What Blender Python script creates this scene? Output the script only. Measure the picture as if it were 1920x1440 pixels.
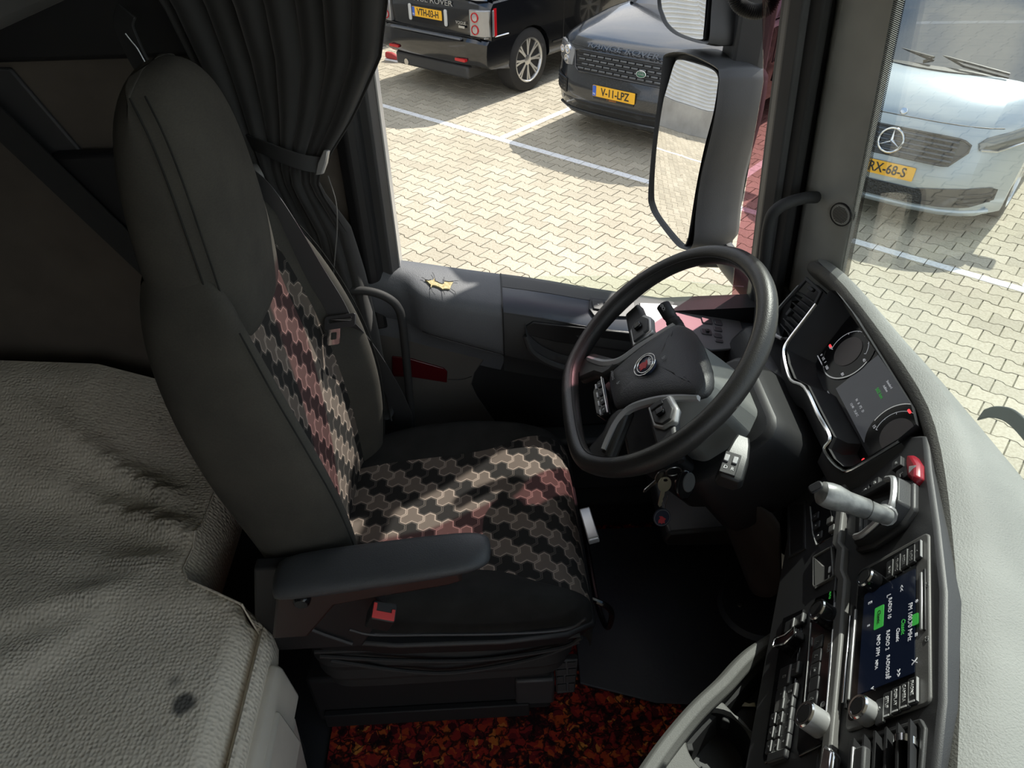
import bpy, bmesh, math, random
from mathutils import Vector as V, Matrix as M
random.seed(7)
R = math.radians
for _o in list(bpy.data.objects): bpy.data.objects.remove(_o)
S = bpy.context.scene
COL = S.collection
# ------------------------------------------------------------------ camera
FPX, PITCH, ROLL, YAW = 1340.0, R(38.6), R(-1.3), R(2.0)
CAM = V((0, 0, 2.88))
_h = V((math.sin(YAW), math.cos(YAW), 0))
FW = _h * math.cos(PITCH) + V((0, 0, -math.sin(PITCH)))
_r0 = V((math.cos(YAW), -math.sin(YAW), 0)); _u0 = _r0.cross(FW)
RT = _r0 * math.cos(ROLL) + _u0 * math.sin(ROLL)
UP = _u0 * math.cos(ROLL) - _r0 * math.sin(ROLL)
cd = bpy.data.cameras.new('camera'); co = bpy.data.objects.new('camera', cd); COL.objects.link(co)
cd.sensor_fit = 'HORIZONTAL'; cd.sensor_width = 36; cd.lens = FPX / 1920 * 36; cd.clip_start = .02; cd.clip_end = 300
co.matrix_world = M(((RT.x, UP.x, -FW.x, CAM.x), (RT.y, UP.y, -FW.y, CAM.y), (RT.z, UP.z, -FW.z, CAM.z), (0, 0, 0, 1)))
S.camera = co
# ------------------------------------------------------------------ sky, sun, exposure
SUNDIR = V((.499, .474, .725)).normalized()
w = bpy.data.worlds.new('sky'); S.world = w; w.use_nodes = True
nt = w.node_tree; nt.nodes.clear()
def wn(t, **k):
    n = nt.nodes.new(t)
    for a, b in k.items(): setattr(n, a, b)
    return n
tc = wn('ShaderNodeTexCoord'); sp = wn('ShaderNodeSeparateXYZ'); nt.links.new(tc.outputs['Generated'], sp.inputs[0])
rp = wn('ShaderNodeValToRGB'); nt.links.new(sp.outputs['Z'], rp.inputs[0])
rp.color_ramp.elements[0].color = (.62, .72, .85, 1); rp.color_ramp.elements[0].position = .0
rp.color_ramp.elements[1].color = (.22, .36, .60, 1); rp.color_ramp.elements[1].position = .8
mp = wn('ShaderNodeMapping'); mp.inputs['Scale'].default_value = (1, 1, 2.2); nt.links.new(tc.outputs['Generated'], mp.inputs[0])
nz = wn('ShaderNodeTexNoise'); nz.inputs['Scale'].default_value = 2.6; nz.inputs['Detail'].default_value = 7; nt.links.new(mp.outputs[0], nz.inputs['Vector'])
cr = wn('ShaderNodeValToRGB'); nt.links.new(nz.outputs['Fac'], cr.inputs[0])
cr.color_ramp.elements[0].position = .40; cr.color_ramp.elements[1].position = .60
mx = wn('ShaderNodeMixRGB'); nt.links.new(cr.outputs[0], mx.inputs[0]); nt.links.new(rp.outputs[0], mx.inputs[1]); mx.inputs[2].default_value = (1.15, 1.13, 1.10, 1)
bg = wn('ShaderNodeBackground'); bg.inputs[1].default_value = 1.0; nt.links.new(mx.outputs[0], bg.inputs[0])
wo = wn('ShaderNodeOutputWorld'); nt.links.new(bg.outputs[0], wo.inputs[0])
sd = bpy.data.lights.new('sun', 'SUN'); so = bpy.data.objects.new('sun', sd); COL.objects.link(so)
sd.energy = 4.3; sd.angle = R(.55); sd.color = (1, .955, .87)
so.rotation_euler = SUNDIR.to_track_quat('Z', 'Y').to_euler(); so.location = (8, 7, 14)
vs = S.view_settings; vs.view_transform = 'Standard'; vs.look = 'None'; vs.gamma = 1; vs.exposure = .62; vs.use_curve_mapping = False
S.cycles.max_bounces = 10; S.cycles.diffuse_bounces = 5; S.cycles.transparent_max_bounces = 12; S.cycles.glossy_bounces = 4

# ------------------------------------------------------------------ helpers
def at(px, py, X=None, Y=None, Z=None, pl=None):
    """the place in the cab or yard seen at a photograph pixel, on a plane of known position"""
    d = RT * ((px - 960) / FPX) + UP * ((720 - py) / FPX) + FW
    if pl is not None: return CAM + d * ((pl[0] - CAM).dot(pl[1]) / d.dot(pl[1]))
    i, v = next((i, v) for i, v in enumerate((X, Y, Z)) if v is not None)
    return CAM + d * ((v - CAM[i]) / d[i])
def proj(p):
    d = p - CAM; z = d.dot(FW)
    return 960 + FPX * d.dot(RT) / z, 720 - FPX * d.dot(UP) / z
class Fr:
    """a local frame: p to the driver's right, q up the face, n out of the face"""
    def __init__(s, O, P, Q): s.O, s.P, s.Q = V(O), V(P).normalized(), V(Q).normalized(); s.N = s.P.cross(s.Q).normalized()
    def __call__(s, p, q, n=0): return s.O + s.P * p + s.Q * q + s.N * n
    def mat(s, p=0, q=0, n=0):
        o = s(p, q, n); return M(((s.P.x, s.Q.x, s.N.x, o.x), (s.P.y, s.Q.y, s.N.y, o.y), (s.P.z, s.Q.z, s.N.z, o.z), (0, 0, 0, 1)))
    def sub(s, p, q, n=0, rot=0):
        c, k = math.cos(rot), math.sin(rot); return Fr(s(p, q, n), s.P * c + s.Q * k, s.Q * c - s.P * k)
    def px(s, x, y, n=0):
        w_ = at(x, y, pl=(s.O + s.N * n, s.N)) - s.O; return w_.dot(s.P), w_.dot(s.Q)
def yawframe(O, yaw, tilt):
    a, t = R(yaw), R(tilt); F = V((math.cos(a), math.sin(a), 0))
    return Fr(O, (math.sin(a), -math.cos(a), 0), F * math.cos(t) + V((0, 0, 1)) * math.sin(t))
W0 = Fr((0, 0, 0), (1, 0, 0), (0, 1, 0))
class G:
    def __init__(s): s.v = []; s.f = []; s.uv = {}
    def add(s, vs_, fs):
        b = len(s.v); s.v += [tuple(x) for x in vs_]; s.f += [tuple(i + b for i in f) for f in fs]; return s
    def box(s, a, b, fr=W0):
        x0, y0, z0 = a; x1, y1, z1 = b
        return s.add([fr(x, y, z) for z in (z0, z1) for x, y in ((x0, y0), (x1, y0), (x1, y1), (x0, y1))],
                     [(3, 2, 1, 0), (4, 5, 6, 7), (0, 1, 5, 4), (1, 2, 6, 5), (2, 3, 7, 6), (3, 0, 4, 7)])
    def loft(s, rings, closed=True, caps=True):
        n = len(rings[0]); b = len(s.v); s.v += [tuple(p) for r_ in rings for p in r_]
        for i in range(len(rings) - 1):
            for j in range(n if closed else n - 1):
                k = (j + 1) % n
                s.f.append((b + i * n + j, b + i * n + k, b + (i + 1) * n + k, b + (i + 1) * n + j))
        if caps and closed:
            s.f.append(tuple(b + j for j in reversed(range(n)))); s.f.append(tuple(b + (len(rings) - 1) * n + j for j in range(n)))
        return s
    def prism(s, out, n0, n1, fr=W0, top_inset=0, ch=0):
        """outline (p,q) raised from n0 to n1; ch = chamfer height with inset"""
        rings = [[fr(p, q, n0) for p, q in out]]
        if ch:
            cx = sum(p for p, q in out) / len(out); cy = sum(q for p, q in out) / len(out)
            rings.append([fr(p, q, n1 - ch) for p, q in out]); rings.append([fr(p, q, n1) for p, q in inset(out, top_inset or ch)])
        else: rings.append([fr(p, q, n1) for p, q in out])
        return s.loft(rings)
    def ring(s, out, inn, n0, n1, fr=W0):
        """frame between two outlines with the same number of points"""
        return s.loft([[fr(p, q, n0) for p, q in inn], [fr(p, q, n1) for p, q in inn], [fr(p, q, n1) for p, q in out], [fr(p, q, n0) for p, q in out], [fr(p, q, n0) for p, q in inn]], caps=False)
    def tube(s, path, r_, n=10, closed=False):
        P = [V(p) for p in path]; m = len(P); rr = r_ if isinstance(r_, (list, tuple)) else [r_] * m
        T = [((P[(i + 1) % m] if closed or i < m - 1 else P[i]) - (P[i - 1] if closed or i > 0 else P[i])).normalized() for i in range(m)]
        u = T[0].orthogonal().normalized(); rings = []
        for i in range(m):
            u = (u - T[i] * u.dot(T[i])).normalized(); b_ = T[i].cross(u)
            rings.append([P[i] + (u * math.cos(a) + b_ * math.sin(a)) * rr[i] for a in [2 * math.pi * k / n for k in range(n)]])
        if closed: rings.append(rings[0])
        return s.loft(rings, caps=not closed)
    def lathe(s, prof, fr, n=24):
        return s.loft([[fr(r_ * math.cos(2 * math.pi * k / n), r_ * math.sin(2 * math.pi * k / n), h) for k in range(n)] for r_, h in prof])
    def ribbon(s, path, side, w_, th):
        """flat strap along path; side = width direction(s)"""
        rings = []
        for i, p in enumerate(path):
            p = V(p); d = V(side[i] if isinstance(side, list) else side).normalized()
            t = (V(path[min(i + 1, len(path) - 1)]) - V(path[max(i - 1, 0)])).normalized(); d = (d - t * d.dot(t)).normalized(); n_ = t.cross(d)
            rings.append([p + d * w_ / 2 + n_ * th / 2, p - d * w_ / 2 + n_ * th / 2, p - d * w_ / 2 - n_ * th / 2, p + d * w_ / 2 - n_ * th / 2])
        return s.loft(rings)
def inset(out, d):
    n = len(out); res = []
    ar = sum(out[i][0] * out[(i + 1) % n][1] - out[(i + 1) % n][0] * out[i][1] for i in range(n)); sg = 1 if ar > 0 else -1
    for i in range(n):
        a, b, c = V(out[i - 1]), V(out[i]), V(out[(i + 1) % n])
        e1 = (b - a); e2 = (c - b)
        if e1.length < 1e-9 or e2.length < 1e-9: res.append(tuple(b)); continue
        e1.normalize(); e2.normalize()
        n1 = V((-e1.y, e1.x)) * sg; n2 = V((-e2.y, e2.x)) * sg; m_ = n1 + n2
        k = max(m_.dot(n1), .4); res.append(tuple(b + m_ * (d / k)))
    return res
def rrect(cx, cy, w_, h_, r_, k=4):
    o = []
    for sx, sy, a0 in ((1, 1, 0), (-1, 1, 90), (-1, -1, 180), (1, -1, 270)):
        for i in range(k + 1):
            a = R(a0 + 90 * i / k); o.append((cx + sx * (w_ / 2 - r_) + r_ * math.cos(a), cy + sy * (h_ / 2 - r_) + r_ * math.sin(a)))
    return o
def circ(cx, cy, r_, n=24, ry=None): return [(cx + r_ * math.cos(2 * math.pi * i / n), cy + (ry or r_) * math.sin(2 * math.pi * i / n)) for i in range(n)]
def smooth_path(pts, k=6, closed=False):
    P = [V(p) for p in pts]; n = len(P); o = []
    for i in range(n if closed else n - 1):
        a = P[(i - 1) % n] if closed or i > 0 else P[i] * 2 - P[i + 1]; b = P[i]; c = P[(i + 1) % n]; d = P[(i + 2) % n] if closed or i < n - 2 else c * 2 - b
        for j in range(k):
            t = j / k; o.append(.5 * ((2 * b) + (c - a) * t + (2 * a - 5 * b + 4 * c - d) * t * t + (3 * b - a - 3 * c + d) * t ** 3))
    if not closed: o.append(P[-1])
    return o
def lerp(tab, x):
    if x <= tab[0][0]: return tab[0][1]
    for (a, b), (c, d) in zip(tab, tab[1:]):
        if x <= c:
            t = (x - a) / (c - a)
            return b + (d - b) * t if not isinstance(b, (tuple, list)) else tuple(u + (v_ - u) * t for u, v_ in zip(b, d))
    return tab[-1][1]
WM = {}
def obj(name, g, mat, parent=None, local=False, bevel=0, sub=0, smooth=40, flip=False, uv=None, seg=2):
    me = bpy.data.meshes.new(name); me.from_pydata(g.v, [], g.f)
    bm = bmesh.new(); bm.from_mesh(me); bmesh.ops.remove_doubles(bm, verts=bm.verts, dist=1e-6)
    if not uv: bmesh.ops.recalc_face_normals(bm, faces=bm.faces)
    bm.to_mesh(me); bm.free()
    if parent is not None and not local: me.transform(WM[parent].inverted())
    if smooth: me.shade_smooth(); me.set_sharp_from_angle(angle=R(smooth))
    if uv:
        l = me.uv_layers.new(name='UVMap')
        M_ = WM[parent] if (parent is not None and not local) else M()
        for lp in me.loops: l.data[lp.index].uv = uv(M_ @ me.vertices[lp.vertex_index].co)
    me.materials.append(mat)
    o = bpy.data.objects.new(name, me); COL.objects.link(o)
    if parent is not None: o.parent = parent; WM[o] = WM[parent]
    else: WM[o] = M()
    if bevel:
        b = o.modifiers.new('bevel', 'BEVEL'); b.width = bevel; b.segments = seg; b.limit_method = 'ANGLE'; b.angle_limit = R(32)
    if sub:
        b = o.modifiers.new('subdivision', 'SUBSURF'); b.levels = sub; b.render_levels = sub
    return o
def tag(o, label=None, cat=None, group=None, kind=None):
    for k, v_ in (('label', label), ('category', cat), ('group', group), ('kind', kind)):
        if v_: o[k] = v_
    return o
def thing(name, label, cat, loc=(0, 0, 0), group=None, rotz=0):
    o = bpy.data.objects.new(name, None); COL.objects.link(o); o.empty_display_size = .05
    o.location = loc; o.rotation_euler = (0, 0, rotz); WM[o] = M.Translation(V(loc)) @ M.Rotation(rotz, 4, 'Z')
    return tag(o, label, cat, group)
def text(name, s, mat, parent, fr, size, p=0, q=0, n=0, local=False, depth=.0003, align='CENTER', sx=1.0, bold=0):
    c = bpy.data.curves.new(name, 'FONT'); c.body = s; c.size = size; c.align_x = align; c.align_y = 'CENTER'; c.extrude = depth; c.resolution_u = 3; c.offset = bold
    t = bpy.data.objects.new(name, c); me = bpy.data.meshes.new_from_object(t); bpy.data.objects.remove(t); bpy.data.curves.remove(c)
    me.transform(fr.mat(p, q, n) @ M.Diagonal((sx, 1, 1, 1)))
    if not local: me.transform(WM[parent].inverted())
    me.materials.append(mat); o = bpy.data.objects.new(name, me); COL.objects.link(o); o.parent = parent; WM[o] = WM[parent]
    return o
# ------------------------------------------------------------------ shader helper
class X:
    """tiny expression layer over shader nodes"""
    def __init__(s, t, sk): s.t, s.sk = t, sk
    def _m(s, op, b=None, c=None):
        n = s.t.nodes.new('ShaderNodeMath'); n.operation = op; s.t.links.new(s.sk, n.inputs[0])
        for i, x in ((1, b), (2, c)):
            if x is None: continue
            if isinstance(x, X): s.t.links.new(x.sk, n.inputs[i])
            else: n.inputs[i].default_value = x
        return X(s.t, n.outputs[0])
    def __add__(s, o): return s._m('ADD', o)
    def __sub__(s, o): return s._m('SUBTRACT', o)
    def __mul__(s, o): return s._m('MULTIPLY', o)
    def __truediv__(s, o): return s._m('DIVIDE', o)
    def __neg__(s): return s._m('MULTIPLY', -1)
    def gt(s, o): return s._m('GREATER_THAN', o)
    def lt(s, o): return s._m('LESS_THAN', o)
    def mn(s, o): return s._m('MINIMUM', o)
    def mx(s, o): return s._m('MAXIMUM', o)
    def floor(s): return s._m('FLOOR')
    def round(s): return s._m('ROUND')
    def abs(s): return s._m('ABSOLUTE')
    def modf(s, o): return s._m('FLOORED_MODULO', o)
    def eq(s, o): return s._m('COMPARE', o, .1)
    def ss(s, a, b):
        n = s.t.nodes.new('ShaderNodeMapRange'); n.interpolation_type = 'SMOOTHSTEP'; s.t.links.new(s.sk, n.inputs[0]); n.inputs[1].default_value = a; n.inputs[2].default_value = b
        return X(s.t, n.outputs[0])
class Mt:
    def __init__(s, name, col=(.5, .5, .5), rough=.5, metal=0, spec=.5):
        s.m = bpy.data.materials.new(name); s.m.use_nodes = True; s.t = s.m.node_tree; s.b = s.t.nodes['Principled BSDF']
        s.b.inputs['Base Color'].default_value = (*col, 1); s.b.inputs['Roughness'].default_value = rough; s.b.inputs['Metallic'].default_value = metal
        s.b.inputs['Specular IOR Level'].default_value = spec; s.col = col; s.h = None
    def n(s, t, **k):
        n = s.t.nodes.new(t)
        for a, b in k.items(): setattr(n, a, b)
        return n
    def ln(s, a, b): s.t.links.new(a, b)
    def coord(s, kind='Object', scale=None):
        c = s.n('ShaderNodeNewGeometry').outputs['Position'] if kind == 'World' else s.n('ShaderNodeTexCoord').outputs[kind]
        if scale:
            m = s.n('ShaderNodeMapping'); m.inputs['Scale'].default_value = scale if isinstance(scale, tuple) else (scale,) * 3; s.ln(c, m.inputs[0]); c = m.outputs[0]
        return c
    def noise(s, scale, detail=3, kind='Object', sc=None, rough=.55):
        n = s.n('ShaderNodeTexNoise'); n.inputs['Scale'].default_value = scale; n.inputs['Detail'].default_value = detail; n.inputs['Roughness'].default_value = rough
        s.ln(s.coord(kind, sc), n.inputs['Vector']); return n.outputs['Fac']
    def voro(s, scale, feature='F1', kind='Object', sc=None, out='Distance'):
        n = s.n('ShaderNodeTexVoronoi', feature=feature); n.inputs['Scale'].default_value = scale; s.ln(s.coord(kind, sc), n.inputs['Vector']); return n.outputs[out]
    def ramp(s, fac, stops):
        r_ = s.n('ShaderNodeValToRGB'); s.ln(fac, r_.inputs[0]); e = r_.color_ramp.elements
        for i, (p, c) in enumerate(stops):
            el = e[i] if i < 2 else e.new(p)
            el.position = p; el.color = (*c, 1) if len(c) == 3 else c
        return r_.outputs[0]
    def mix(s, fac, a, b, mode='MIX'):
        m = s.n('ShaderNodeMixRGB', blend_type=mode)
        for i, x in ((0, fac), (1, a), (2, b)):
            if isinstance(x, (int, float)): m.inputs[i].default_value = x if i == 0 else (x, x, x, 1)
            elif isinstance(x, tuple): m.inputs[i].default_value = (*x, 1)
            else: s.ln(x.sk if isinstance(x, X) else x, m.inputs[i])
        return m.outputs[0]
    def color(s, sk): s.ln(sk, s.b.inputs['Base Color']); return s
    def rough(s, sk): s.ln(sk, s.b.inputs['Roughness']); return s
    def bump(s, hgt, strength=.3, dist=.002):
        b = s.n('ShaderNodeBump'); b.inputs['Strength'].default_value = strength; b.inputs['Distance'].default_value = dist
        s.ln(hgt.sk if isinstance(hgt, X) else hgt, b.inputs['Height']); s.ln(b.outputs[0], s.b.inputs['Normal']); return s
    def vary(s, scale=8, lo=.8, hi=1.2, detail=3):
        c = s.col; s.color(s.ramp(s.noise(scale, detail), [(.3, tuple(x * lo for x in c)), (.7, tuple(x * hi for x in c))])); return s
    def emit(s, col, st): s.b.inputs['Emission Color'].default_value = (*col, 1); s.b.inputs['Emission Strength'].default_value = st; return s
def grain(name, col, rough=.55, sc=900, st=.35, d=.0008, lo=.85, hi=1.15):
    m = Mt(name, col, rough); m.vary(6, lo, hi); m.bump(m.noise(sc, 2), st, d); return m.m
def plain(name, col, rough=.5, metal=0): return Mt(name, col, rough, metal).vary(5, .93, 1.07).m
MA = {}
MA['black'] = grain('black_plastic', (.014, .014, .015), .5, 700, .2)
MA['dark'] = grain('dark_fascia_plastic', (.032, .032, .034), .48, 900, .25)
MA['gloss'] = plain('gloss_black', (.008, .008, .009), .12)
MA['grey'] = grain('mid_grey_trim', (.13, .127, .122), .45, 700, .2)
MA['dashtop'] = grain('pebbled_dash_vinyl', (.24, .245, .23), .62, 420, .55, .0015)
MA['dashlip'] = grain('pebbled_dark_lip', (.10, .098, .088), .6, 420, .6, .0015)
MA['chrome'] = plain('chrome', (.75, .75, .76), .12, 1)
MA['satin'] = plain('satin_silver', (.50, .50, .50), .30, .45)
MA['steel'] = plain('steel', (.45, .43, .4), .3, 1)
MA['white'] = plain('white_print', (.75, .75, .75), .5)
MA['dimprint'] = plain('dim_print', (.3, .3, .3), .5)
MA['leather'] = grain('black_leather', (.024, .023, .022), .42, 500, .35, .001)
MA['rubber'] = grain('rubber', (.02, .02, .02), .7, 300, .2)
MA['pillar'] = grain('pillar_grey_plastic', (.30, .30, .275), .6, 800, .2)
MA['darkgrey'] = grain('dark_grey_panel', (.045, .045, .046), .55, 800, .25)
# ================================================================== the yard
_th = R(-43.1); E_ = V((math.cos(_th), math.sin(_th), 0)); N_ = V((-E_.y, E_.x, 0))
YD = Fr((0, 0, 0), E_, N_)          # p along the bay line, q into the bays, n up
m = Mt('joint_sand', (.17, .15, .11), .95); m.color(m.ramp(m.noise(14, 5), [(.35, (.13, .12, .085)), (.6, (.22, .20, .15)), (.72, (.12, .15, .05))])); MA['joint'] = m.m
def pavermat(name, rnd):
    m = Mt(name, (.5, .46, .38), .92, 0, .2)
    if rnd == 'obj': rv = m.n('ShaderNodeObjectInfo').outputs['Random']
    else: rv = m.n('ShaderNodeAttribute', attribute_name='tint').outputs['Fac']
    base = m.ramp(rv, [(0, (.42, .385, .31)), (.5, (.47, .43, .345)), (1, (.52, .475, .385))])
    sp_ = m.ramp(m.noise(60, 4, 'World'), [(.3, (.82, .8, .76)), (.7, (1.1, 1.1, 1.1))])
    c = m.mix(1, base, sp_, 'MULTIPLY')
    st = m.ramp(m.noise(.55, 4, 'World'), [(.35, (.86, .85, .83)), (.65, (1, 1, 1))])
    m.color(m.mix(1, c, st, 'MULTIPLY')); m.bump(m.noise(350, 3, 'World'), .25, .002); return m.m
MA['paver'] = pavermat('concrete_paver', 'obj'); MA['pavers'] = pavermat('concrete_paver_field', 'attr')
m = Mt('road_paint', (.8, .8, .8), .7); m.color(m.ramp(m.noise(40, 5, 'World'), [(.3, (.62, .62, .61)), (.55, (.82, .82, .81))])); MA['paint'] = m.m
ground = obj('ground', G().box((-70, -70, -.4), (70, 70, -.012)), MA['joint']); tag(ground, kind='structure')
def paver_outline():
    a, h_ = .0975, .0; o = []
    top = [(-a, .0785), (-.062, .0785), (-.038, .0575), (.038, .0575), (.062, .0785), (a, .0785)]
    return top[::-1] + [(-x, -y) for x, y in top][::-1]
_po = paver_outline()
def pverts(cx, cy, z0, z1, ins):
    oo = inset(_po, ins)
    return [YD(cx + x, cy + y, z0) for x, y in _po] + [YD(cx + x, cy + y, z1) for x, y in oo]
_pf = [tuple(range(12, 24))] + [(i, (i + 1) % 12, 12 + (i + 1) % 12, 12 + i) for i in range(12)]
def inpoly(x, y, P):
    c = False
    for i in range(len(P)):
        (x1, y1), (x2, y2) = P[i - 1], P[i]
        if (y1 > y) != (y2 > y) and x < (x2 - x1) * (y - y1) / (y2 - y1) + x1: c = not c
    return c
_seen = [[(690, 190), (760, 90), (1060, 60), (1070, 210), (1230, 240), (1215, 385), (1290, 470), (1310, 490), (1120, 545), (745, 490)],
         [(1600, 455), (1850, 400), (1925, 320), (1925, 900), (1850, 790), (1740, 690), (1595, 505)], [(1400, 200), (1480, 200), (1440, 420), (1390, 480)]]
cells = []
for j in range(-60, 100):
    for i in range(-72, 20):
        cx = i * .2 + (j % 2) * .1; cy = j * .14
        cells.append((cx, cy, j))
near = []
for c in cells:
    p = YD(c[0], c[1], 0)
    if (p - CAM).dot(FW) < 1 or p.y < 1.7: continue
    u, v_ = proj(p)
    if any(inpoly(u, v_, q) for q in _seen): near.append(((p - CAM).length, c))
near.sort(); near = set(c for d, c in near[:300])
me = bpy.data.meshes.new('paver'); g = G().add([YD.mat().inverted() @ p for p in pverts(0, 0, -.06, 0, .002)], _pf)
me.from_pydata(g.v, [], g.f); me.materials.append(MA['paver'])
vv = []; ff = []; tint = []
for c in cells:
    dz = random.uniform(-.0015, .0015)
    if c in near:
        o = bpy.data.objects.new('paver', me); COL.objects.link(o); o.parent = ground
        o.location = YD(c[0], c[1], dz); o.rotation_euler = (0, 0, _th + (math.pi if random.random() < .5 else 0))
    else:
        if not (-14.4 < c[0] < 3.5): continue
        b = len(vv); t_ = random.random()
        vv += [p[:] for p in pverts(c[0], c[1], -.014, dz, .002)]; ff += [tuple(k + b for k in f) for f in _pf]; tint += [t_] * 24
me2 = bpy.data.meshes.new('paver_field'); me2.from_pydata(vv, [], ff); at_ = me2.attributes.new('tint', 'FLOAT', 'POINT'); at_.data.foreach_set('value', tint)
me2.materials.append(MA['pavers']); pf = bpy.data.objects.new('paver_field', me2); COL.objects.link(pf); pf.parent = ground
tag(pf, 'wavy interlocking concrete pavers beyond the nearest ones', kind='stuff')
# painted bay markings: one painted strip per paver
def marks(name, pts, w_, l_, along, label):
    root = thing(name, label, 'road marking', YD(pts[0][0], pts[0][1], 0), 'painted parking lines')
    for a, b in pts:
        hw, hl = w_ / 2 * random.uniform(.93, 1.03), l_ / 2
        x, y = (hl, hw) if along else (hw, hl)
        obj('painted_strip', G().box((a - x, b - y, .0005), (a + x, b + y, .0028), YD), MA['paint'], root)
    return root
marks('bay_line', [(i * .2 + .1, 6.02) for i in range(-46, 3)], .088, .194, True, 'long white line running across the front of the parking bays')
marks('bay_divider', [(-5.36, 6.14 + k * .14) for k in range(0, 34)], .085, .134, False, 'white divider line between the two black cars')
marks('bay_divider', [(-2.72, 6.14 + k * .14) for k in range(0, 12)], .085, .134, False, 'white divider line between the black car with a grille and the silver van')
marks('bay_divider', [(-.085, 6.14 + k * .14) for k in range(0, 24)], .085, .134, False, 'white divider line on the far side of the silver van')
# corrugated hall, seen in the wing mirror
HB = thing('warehouse', 'pale corrugated metal hall on a concrete plinth, reflected in the wing mirror', 'building', YD(-10.6, 1, 0))
HF = Fr(YD(-10.6, 1, 0), YD.Q * math.cos(R(8)) + YD.P * math.sin(R(8)), (0, 0, 1))
m = Mt('cladding', (.62, .63, .62), .45, .3); m.vary(2, .92, 1.05); MA['clad'] = m.m
m = Mt('plinth_concrete', (.36, .35, .32), .9); m.vary(1.5, .7, 1.15, 6); MA['plinth'] = m.m
obj('plinth', G().box((-16, 0, -.3), (9, .62, .05), HF), MA['plinth'], HB, bevel=.01)
rows = []; k = 0
pr = [(.076 * k / 8, .018 * math.sin(2 * math.pi * k / 8)) for k in range(8)]
hh = 0.62
while hh < 6.2:
    for dq, dn in pr: rows.append((hh + dq, dn + .02))
    hh += .076
g = G(); g.loft([[HF(-16, q, n) for q, n in rows], [HF(9, q, n) for q, n in rows]], closed=False)
obj('cladding', g, MA['clad'], HB, smooth=30)
obj('hall_body', G().box((-16, 0, -9), (9, 6.2, -.32), HF), MA['clad'], HB)
marks('bay_line', [(-8.75, -6 + k * .2) for k in range(52)], .09, .19, False, 'white line on the paving in front of the corrugated hall')
# ================================================================== the cab shell
def struct(name, g, mat, parent=None, **k):
    o = obj(name, g, mat, parent, **k)
    if parent is None: tag(o, kind='structure')
    return o
m = Mt('dark_lining', (.035, .034, .032), .85); m.vary(5, .8, 1.2); m.bump(m.noise(900, 2), .3, .001); MA['lining'] = m.m
m = Mt('taupe_wall_felt', (.10, .085, .07), .95); m.vary(7, .85, 1.15); m.bump(m.noise(700, 3), .5, .001); MA['felt'] = m.m
m = Mt('dark_floor', (.02, .02, .022), .8); m.vary(6); MA['cabfloor'] = m.m
m = Mt('truck_paint', (.035, .036, .04), .3); m.vary(4); MA['truckpaint'] = m.m
FZ = 1.30
struct('floor', G().box((-1.35, -1.2, FZ - .06), (.74, 1.47, FZ - .012)), MA['cabfloor'])
MA['headliner'] = grain('pale_headliner', (.52, .50, .46), .95, 600, .2)
struct('ceiling', G().box((-1.4, -1.22, 3.2), (.66, 1.5, 3.26)), MA['headliner'])
struct('wall_sunblock', G().box((.69, 1.36, 1.0), (.80, 1.46, 2.0)), MA['lining'])  # block added in the footwell corner to keep sun off the mat
struct('wall_back', G().box((-1.40, -1.22, FZ), (-1.34, 1.5, 3.2)), MA['lining'])
wl = struct('wall_left', G().box((-1.34, 1.42, FZ), (-.275, 1.5, 3.2)), MA['felt'])
obj('grey_panel', G().prism([(p.x, p.z) for p in [at(x, y, Y=1.412) for x, y in ((-120, 127), (20, 127), (155, 285), (100, 290), (112, 332), (0, 225), (-120, 110))]][::-1], -1.419, -1.408, Fr((0, 0, 0), (1, 0, 0), (0, 0, 1))), MA['darkgrey'], wl, bevel=.004)
struct('wall_front', G().box((.80, -1.2, .95), (.84, 1.42, 2.0)), MA['truckpaint'])
struct('wall_right', G().box((-1.34, -1.28, FZ - .3), (-.3, -1.21, 3.2)), MA['headliner'])
# A-pillar trim: runs from dash to roof, leaning back
def pillar(name, low, top, mat):
    g = G(); g.loft([low, top]); return struct(name, g, mat, bevel=.008)
_lo = [V((.80, 1.37, 1.98)), V((.765, 1.300, 1.98)), V((.722, 1.372, 1.98)), V((.700, 1.405, 1.98)), V((.72, 1.45, 1.98)), V((.85, 1.45, 1.98))]
_hi = [V((.69, 1.37, 3.2)), V((.655, 1.305, 3.2)), V((.625, 1.365, 3.2)), V((.605, 1.400, 3.2)), V((.62, 1.45, 3.2)), V((.75, 1.45, 3.2))]
tp = pillar('trim_1', _lo, _hi, MA['pillar'])
def along(k): return lambda z: _lo[k].lerp(_hi[k], (z - 1.98) / 1.22)
# speaker pod on the pillar
_pn = (_lo[1] - _lo[2]).cross(_hi[1] - _lo[1]).normalized(); _pn = _pn if _pn.y < 0 else -_pn
SPF = Fr(at(1577, 402, pl=(_lo[1], _pn)), (_lo[1] - _lo[2]), (_hi[1] - _lo[1])); SPF.Q = SPF.N.cross(SPF.P)
if SPF.N.y > 0: SPF = Fr(SPF.O, -SPF.P, SPF.Q)
SP = thing('pillar_speaker', 'small round grey speaker grille set into the windscreen pillar', 'speaker', SPF.O)
obj('grille', G().lathe([(.001, .003), (.019, .003), (.0225, .0015), (.0225, -.012), (.001, -.012)], SPF), MA['pillar'], SP)
obj('rim', G().lathe([(.0225, -.01), (.0225, .003), (.0245, .003), (.0255, -.01), (.0225, -.01)], SPF), MA['black'], SP)
for k in range(-5, 6):
    hw = math.sqrt(max(.0175 ** 2 - (k * .0031) ** 2, 0))
    if hw > .004: obj('grille_slot', G().box((-hw, k * .0031 - .0008, .0026), (hw, k * .0031 + .0008, .0034), SPF), MA['black'], SP)
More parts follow.
